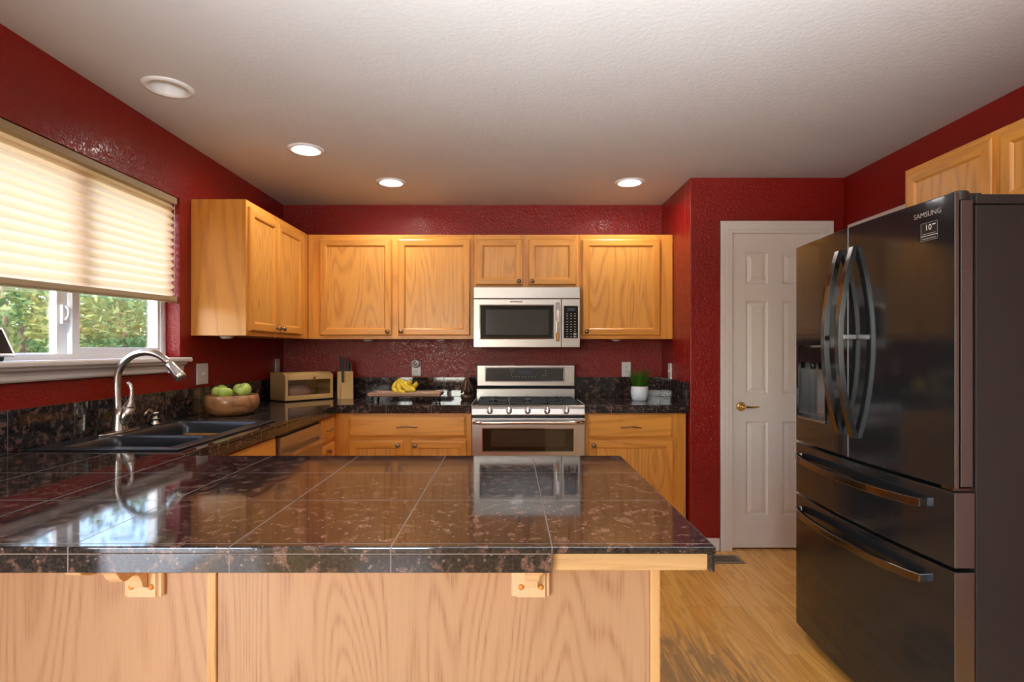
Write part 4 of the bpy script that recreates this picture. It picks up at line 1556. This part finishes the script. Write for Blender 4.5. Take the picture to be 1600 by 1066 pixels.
def apple(x, y, z, r, label, rx, ry):
    t = thing('apple', label, 'apple', (x, y, z - r * 0.9), 0, group='green apples in the wooden bowl')
    Mt = Matrix.Rotation(rx, 4, 'X') @ Matrix.Rotation(ry, 4, 'Y')
    b = BM()
    prof = []
    for k in range(17):
        a = -PI / 2 + PI * k / 16
        rr = r * math.cos(a) * (1 + 0.06 * math.sin(a))
        hh = r * 0.92 * math.sin(a)
        if k > 11:
            hh -= r * 0.30 * ((k - 11) / 5) ** 2
        if k < 3:
            hh += r * 0.14 * ((3 - k) / 3) ** 2
        prof.append((max(rr, 0.0), hh))
    prof[0] = (0.0, prof[0][1]); prof[-1] = (0.0, prof[-1][1])
    lathe(b, prof, (x, y, z), 28, mat4=Mt)
    obj('flesh', b, 'apple', t)
    b = BM()
    p = Matrix.Translation((x, y, z)) @ Mt
    tube(b, [p @ Vector((0, 0, r * 0.60)), p @ Vector((0.001, 0, r * 0.80)), p @ Vector((0.004, 0.001, r * 1.02))], [0.002, 0.0015, 0.0018], 8)
    obj('stem', b, 'bark', t)


apple(-1.650, 3.135, 1.106, 0.043, 'green apple leftmost in the wooden bowl', 0.3, -0.2)
apple(-1.590, 3.075, 1.103, 0.041, 'green apple front and centre in the wooden bowl', -0.2, 0.2)
apple(-1.520, 3.150, 1.113, 0.0425, 'green apple with dark stem pit rightmost in the wooden bowl', 0.55, -0.35)
apple(-1.575, 3.225, 1.108, 0.041, 'green apple at the back of the wooden bowl', 0.2, 0.3)

# bread box
ang = math.atan2(0.287, 0.247)
bb = thing('bread_box', 'light wood bread box with glass front in the corner', 'bread box', (-1.592, 3.895, CT), ang, True)
OFF[bb.name] = Vector((0, 0, 0))
BW, BD, BH = 0.378, 0.215, 0.205
tt = 0.012
b = BM()
prism(b, [(0.0, 0.006), (BD, 0.006), (BD, BH), (0.045, BH), (0.0, BH - 0.020)], 0.0, tt)
prism(b, [(0.0, 0.006), (BD, 0.006), (BD, BH), (0.045, BH), (0.0, BH - 0.020)], BW - tt, BW)
box(b, tt, BW - tt, 0.045, BD, BH - tt, BH)
box(b, tt, BW - tt, 0.004, BD, 0.006, 0.006 + tt)
box(b, tt, BW - tt, BD - tt, BD, 0.018, BH - tt)
obj('box_shell', b, 'maple', bb, bevel=0.002)
b = BM(); box(b, 0.012, BW - 0.012, 0.012, BD - 0.012, 0.0, 0.006)
obj('base_strip', b, 'black', bb)
b = BM()
cells(b, [0.0, 0.022, BW - 0.022, BW], [0.008, 0.042, BH - 0.052, BH - 0.020], 0.0, -0.010, lambda x, z: not (0.022 < x < BW - 0.022 and 0.042 < z < BH - 0.052), tf=lambda a, c, y: (a, y, c))
prism(b, [(-0.010, BH - 0.0195), (0.0, BH - 0.0195), (0.044, BH - 0.001), (0.042, BH + 0.003), (-0.008, BH - 0.016)], 0.0, BW)
fl = obj('flap_door', b, 'maple', bb, bevel=0.002)
b = BM(); box(b, 0.022, BW - 0.022, -0.006, -0.003, 0.042, BH - 0.052)
obj('flap_glass', b, 'clearbox', fl)
b = BM(); lathe(b, [(0, 0), (0.006, 0.0), (0.006, 0.006), (0.010, 0.010), (0.010, 0.014), (0, 0.017)], (BW * 0.58, -0.010, BH - 0.034), 16, '-y')
obj('knob', b, 'bronze', fl)
Mb = Matrix.Translation((-1.592, 3.895, CT)) @ Matrix.Rotation(ang, 4, 'Z')
b = BM()
lathe(b, [(0, 0), (0.022, 0.003), (0.040, 0.02), (0.048, 0.06), (0.048, 0.12), (0.043, 0.165), (0.026, 0.185), (0.012, 0.19), (0.010, 0.20), (0.018, 0.215), (0, 0.216)], (0, 0, 0), 22, 'x')
for v in b.verts:
    v.co.z *= 0.95
    v.co += Vector((0, 0, 0.0)) + Vector((random.uniform(-.002, .002), random.uniform(-.002, .002), random.uniform(-.002, .002)))
bmesh.ops.transform(b, matrix=Mb @ Matrix.Translation((0.045, 0.075, 0.0645)), verts=b.verts)
tag(obj('bread_loaf', b, 'bread'), 'bagged loaf of bread inside the glass-fronted bread box', 'bread')

# knife block and knives
kb_loc, kb_rz = (-1.285, 4.125, CT), math.radians(22)
kb = thing('knife_block', 'light wood knife block beside the bread box', 'knife block', kb_loc, kb_rz, True)
OFF[kb.name] = Vector((0, 0, 0))
b = BM()
prism(b, [(0.040, 0.0), (0.110, 0.0), (0.110, 0.195), (0.040, 0.207)], 0.0, 0.115)
obj('tall_block', b, 'maple_v', kb, bevel=0.002)
b = BM()
box(b, 0.022, 0.112, 0.0, 0.0398, 0.0, 0.122)
obj('front_block', b, 'maple_v', kb, bevel=0.002)
Mk = Matrix.Translation(kb_loc) @ Matrix.Rotation(kb_rz, 4, 'Z')


def knife(x, y, z, l, w, label, blade):
    p = Mk @ Vector((x, y, z))
    t = thing('knife', label, 'knife', p, kb_rz, True, group='black-handled knives in the block')
    OFF[t.name] = Vector((0, 0, 0))
    b = BM()
    prism(b, [(-0.010, 0.0), (0.010, 0.0), (0.0095, l * 0.5), (0.012, l * 0.9), (0.006, l), (-0.008, l), (-0.011, l * 0.8), (-0.009, l * 0.4)], -w / 2, w / 2)
    h = obj('handle', b, 'black', t, bevel=0.003)
    b = BM(); box(b, -w / 2 - 0.0006, w / 2 + 0.0006, -0.004, 0.004, l * 0.08, l * 0.12)
    obj('rivet', b, 'steelsmooth', h)
    b = BM(); box(b, -0.0012, 0.0012, -0.010, 0.010, -blade, 0.0)
    obj('blade', b, 'steelsmooth', t)


knife(0.034, 0.020, 0.123, 0.105, 0.013, 'long black-handled knife in the low front slot of the block', 0.01)
for k, (x, y, z, l) in enumerate(((0.020, 0.065, 0.203, 0.115), (0.040, 0.075, 0.201, 0.125), (0.062, 0.060, 0.204, 0.100), (0.082, 0.072, 0.202, 0.085), (0.098, 0.085, 0.200, 0.070))):
    knife(x, y, z, l, 0.013, ['leftmost black knife handle on the tall block', 'tallest black knife handle on the tall block', 'middle black knife handle on the tall block', 'second knife handle from the right on the tall block', 'short rightmost black knife handle on the tall block'][k], 0.01)

# tray on beaded feet
tr = thing('serving_tray', 'wooden serving tray on black beaded feet', 'tray', (-0.745, 3.99, CT))
tx0, tx1, ty0, ty1, tz0, tz1 = -1.000, -0.490, 3.885, 4.100, 1.011, 1.040
b = BM()
out = [(0.02, tz0), (0.0, tz0 + 0.004), (-0.002, tz1 - 0.002), (0.002, tz1), (0.010, tz1), (0.018, tz0 + 0.014)]
R = []
for o_, z in out:
    R.append([b.verts.new(p) for p in ((tx0 + o_, ty0 + o_, z), (tx1 - o_, ty0 + o_, z), (tx1 - o_, ty1 - o_, z), (tx0 + o_, ty1 - o_, z))])
for a, c in zip(R, R[1:]):
    for k in range(4):
        b.faces.new([a[k], a[(k + 1) % 4], c[(k + 1) % 4], c[k]])
b.faces.new(R[0][::-1]); b.faces.new(R[-1])
obj('tray_board', b, 'traywood', tr, bevel=0.003)
for x in (tx0 + 0.028, tx1 - 0.028):
    for y in (ty0 + 0.022, ty1 - 0.022):
        b = BM()
        prof = [(0.0, 0.0)]
        for s in range(2):
            for k in range(1, 8):
                a = -PI / 2 + PI * k / 8
                prof.append((0.0115 * math.cos(a), 0.0095 + s * 0.019 + 0.0095 * math.sin(a)))
        prof.append((0.0, 0.038))
        lathe(b, prof, (x, y, CT), 18)
        obj('beaded_foot', b, 'blackglass', tr)
for x in (tx1 - 0.006, tx0 + 0.006):
    s = 1 if x > -0.7 else -1
    b = BM()
    tube(b, [(x, 3.95, 1.028), (x + s * 0.014, 3.95, 1.032), (x + s * 0.016, 3.99, 1.033), (x + s * 0.014, 4.035, 1.032), (x, 4.035, 1.028)], 0.004, 8)
    obj('handle', b, 'black', tr)

# bananas
bt = thing('banana_bunch', 'bunch of ripe yellow bananas on the wooden tray', 'bananas', (-0.745, 3.98, 1.026))


def banana(p0, p1, p2, r):
    b = BM()
    pts, rr = [], []
    for k in range(15):
        u = k / 14
        q = Vector(p0) * (1 - u) ** 2 + Vector(p1) * 2 * u * (1 - u) + Vector(p2) * u * u
        pts.append(q)
        rr.append(r * (0.28 + 0.72 * min(1, max(0, (u - 0.05) / 0.22))) * (1 if u < 0.8 else max(0.22, 1 - ((u - 0.8) / 0.2) ** 2 * 0.8)))
    tube(b, pts, rr, 10)
    o = obj('banana', b, 'banana', bt)
    b = BM()
    e = (pts[-1] - pts[-2]).normalized()
    tube(b, [pts[-1] - e * 0.001, pts[-1] + e * 0.005], [r * 0.22, r * 0.15], 8)
    obj('banana_tip', b, 'bark', o)


st = (-0.800, 3.985, 1.132)
banana(st, (-0.865, 3.94, 1.05), (-0.79, 3.925, 1.043), 0.017)
banana((st[0] + .002, st[1] - .004, st[2]), (-0.800, 3.90, 1.02), (-0.735, 3.915, 1.046), 0.018)
banana((st[0] + .006, st[1], st[2] + .001), (-0.765, 3.93, 1.06), (-0.695, 3.935, 1.050), 0.0175)
banana((st[0] + .008, st[1] + .004, st[2]), (-0.72, 3.96, 1.075), (-0.672, 3.93, 1.048), 0.017)
banana((-0.778, 4.010, 1.112), (-0.725, 3.97, 1.075), (-0.707, 3.935, 1.128), 0.0185)
banana((-0.745, 4.020, 1.082), (-0.69, 3.99, 1.055), (-0.662, 3.95, 1.112), 0.0180)
b = BM(); tube(b, [(-0.798, 3.987, 1.126), (-0.803, 3.99, 1.140), (-0.806, 3.992, 1.146)], [0.009, 0.007, 0.006], 8)
obj('stem', b, 'bark', bt)

# carved dark wood ornament
ox, oy = -0.318, 4.085
on = thing('carved_ornament', 'dark carved wooden seed-pod ornament left of the range', 'ornament', (ox, oy, CT))
b = BM(); lathe(b, [(0, 0), (0.036, 0.0), (0.044, 0.012), (0.046, 0.034), (0.040, 0.040), (0.0, 0.041)], (ox, oy, CT), 24)
obj('base', b, 'darkwood', on)
b = BM(); lathe(b, [(0, 0.04), (0.020, 0.04), (0.024, 0.08), (0.016, 0.13), (0.008, 0.165), (0.0045, 0.18), (0.004, 0.213), (0, 0.215)], (ox, oy, CT), 16)
obj('core', b, 'darkwood', on)
for k in range(10):
    a = 2 * PI * k / 10 + 0.2
    ca, sa = math.cos(a), math.sin(a)
    b = BM()
    pts, rr = [], []
    long_ = k % 2
    for q in range(9):
        u = q / 8
        r = 0.010 + (0.048 if long_ else 0.038) * u ** 1.3
        pts.append((ox + r * ca, oy + r * sa, CT + 0.165 - (0.095 if long_ else 0.115) * u))
        rr.append(0.003 + 0.011 * math.sin(PI * min(1, u * 0.85 + 0.05)))
    tube(b, pts, rr, 8, squash=((ca, sa, 0.5), 0.5))
    obj('petal', b, 'darkwood', on)

# potted grass
gx_, gy_ = 0.957, 4.045
pg = thing('potted_grass', 'white pot of green grass on the right worktop', 'plant', (gx_, gy_, CT))
b = BM()
lathe(b, [(0, 0), (0.046, 0.0), (0.054, 0.006), (0.062, 0.035), (0.064, 0.06), (0.062, 0.090), (0.060, 0.103), (0.056, 0.103), (0.056, 0.085), (0.0, 0.085)], (gx_, gy_, CT), 40)
obj('pot', b, 'pot', pg)
b = BM()
for k in range(420):
    a = random.uniform(0, 2 * PI)
    r = 0.050 * math.sqrt(random.random())
    h = random.uniform(0.085, 0.150)
    lean = random.uniform(0.1, 0.5) * (0.3 + r / 0.05)
    x0, y0 = gx_ + r * math.cos(a), gy_ + r * math.sin(a)
    wd = random.uniform(0.0015, 0.003)
    aa = a + random.uniform(-0.8, 0.8)
    tx, ty = math.cos(aa), math.sin(aa)
    prev = None
    for q in range(5):
        u = q / 4
        cx, cy, cz = x0 + tx * lean * h * u ** 1.7, y0 + ty * lean * h * u ** 1.7, CT + 0.084 + h * u
        ww = wd * (1 - u * 0.9)
        cur = (b.verts.new((cx - ty * ww, cy + tx * ww, cz)), b.verts.new((cx + ty * ww, cy - tx * ww, cz)))
        if prev:
            b.faces.new([prev[0], prev[1], cur[1], cur[0]])
        prev = cur
o = obj('grass_blades', b, 'grass', pg, fix=False)
o['kind'] = 'stuff'

# smart display on the window sill
sdp2 = thing('smart_display', 'small silver-framed display leaning on the window sill', 'display', (-1.79, 1.88, 1.303))
b = BM()
prism(b, [(-1.835, 1.3035), (-1.768, 1.3035), (-1.764, 1.318), (-1.785, 1.332), (-1.825, 1.345)], 1.80, 1.925, tf=lambda y, a, c: (a, y, c))
obj('stand', b, 'black', sdp2, bevel=0.003)
tl = Vector((-0.046, 0, 0.098))
q0 = Vector((-1.752, 1.74, 1.322))
nrm = Vector((0.098, 0, 0.046)).normalized()
b = BM()
prism(b, [(0, -0.012), (0.112, -0.012), (0.112, 0.0), (0, 0.0)], 0, 0.215, tf=lambda y, a, c: tuple(q0 + Vector((0, y, 0)) + tl.normalized() * a + nrm * c))
obj('frame', b, 'silverframe', sdp2, bevel=0.002)
b = BM()
prism(b, [(0.010, 0.0002), (0.102, 0.0002), (0.102, 0.0012), (0.010, 0.0012)], 0.010, 0.205, tf=lambda y, a, c: tuple(q0 + Vector((0, y, 0)) + tl.normalized() * a + nrm * c))
obj('screen', b, 'screen', sdp2)

# ------------------------------------------------------------------ outside the window
b = BM(); box(b, -16, XL - T - 0.02, -8, 22, -0.5, -0.3)
struct('ground', b, 'lawn', 'green lawn outside the kitchen window', 'lawn')
b = BM(); box(b, -7, XL - T - 0.02, -6, 1.4, -0.298, -0.06)  # unseen slab, added so that reflections turn grey instead of lawn green
struct('reflection_slab', b, 'concrete', 'added pale slab out of view, greying reflections outside the family room', 'patio')
b = BM()
y = -2.0
while y < 16:
    box(b, -8.02, -8.0, y, y + 0.135, -0.3, 1.55 + 0.004 * math.sin(y * 9))
    y += 0.14
box(b, -8.06, -8.02, -2, 16, 0.1, 0.19); box(b, -8.06, -8.02, -2, 16, 1.2, 1.29)
tag(obj('fence', b, 'fence'), 'brown board fence beyond the bushes outside the window', 'fence')


def bush(x, y, rx, ry, z0, z1, mats, n, label, leaf=0.05):
    t = thing('bush', label, 'bush', (x, y, -0.3), group='bushes outside the window')
    b = BM()
    tube(b, [(x, y, -0.3), (x + 0.03, y, 0.3), (x, y + 0.04, z0 + (z1 - z0) * 0.6)], [0.06, 0.045, 0.02], 8)
    for k in range(6):
        a = k * 1.05
        tube(b, [(x, y, 0.1 + k * 0.1), (x + rx * 0.6 * math.cos(a), y + ry * 0.6 * math.sin(a), z0 + (z1 - z0) * (0.4 + 0.08 * k))], [0.022, 0.008], 6)
    obj('branches', b, 'bark', t)
    b = BM()
    cl = []
    for k in range(26):
        u = Vector((random.gauss(0, 1), random.gauss(0, 1), random.gauss(0, 1))).normalized() * random.uniform(0.45, 0.95)
        cl.append(Vector((x + u.x * rx, y + u.y * ry, (z0 + z1) / 2 + u.z * (z1 - z0) / 2)))
    for k in range(n):
        c = random.choice(cl)
        s = 0.30 * min(rx, ry, (z1 - z0) / 2)
        p = c + Vector((random.gauss(0, s), random.gauss(0, s), random.gauss(0, s)))
        p = Vector((min(max(p.x, x - rx), x + rx), min(max(p.y, y - ry), y + ry), p.z)) if ((p.x - x) / rx) ** 2 + ((p.y - y) / ry) ** 2 < 1.5 else c
        a = Vector((random.gauss(0, 1), random.gauss(0, 1), random.gauss(0, 0.7))).normalized()
        d = a.orthogonal().normalized()
        d.rotate(Matrix.Rotation(random.uniform(0, 6.28), 3, a))
        l = leaf * random.uniform(0.6, 1.3)
        vs = [p - a * l, p + d * l * 0.42, p + a * l, p - d * l * 0.42]
        f = b.faces.new([b.verts.new(v) for v in vs])
        f.material_index = random.choices((0, 1), (0.8, 0.2))[0]
    obj('foliage', b, mats, t, fix=False)['kind'] = 'stuff'


bush(-3.45, 3.85, 0.62, 0.62, 0.5, 2.2, ['leaf2', 'leaf'], 5200, 'yellow-green bush outside the left window pane', 0.032)
bush(-3.7, 5.25, 0.68, 0.68, 0.5, 2.3, ['leaf', 'leaf2'], 5600, 'green bush outside the middle of the window', 0.036)
bush(-5.2, 5.3, 0.75, 0.7, 0.5, 2.7, ['leaf3', 'leaf'], 5600, 'dark green bush outside behind the window mullion', 0.045)
bush(-5.2, 6.9, 0.78, 0.78, 0.5, 2.7, ['leaf', 'leaf3'], 5600, 'mid-green bush outside the right window pane', 0.045)
bush(-6.9, 6.6, 0.8, 0.8, 0.5, 3.3, ['leaf3', 'leaf2'], 5000, 'tall dark bush farther out against the fence', 0.055)
bush(-6.8, 8.6, 0.9, 0.9, 0.5, 3.2, ['leaf', 'leaf3'], 5000, 'bush near the fence seen at the far right of the window', 0.055)
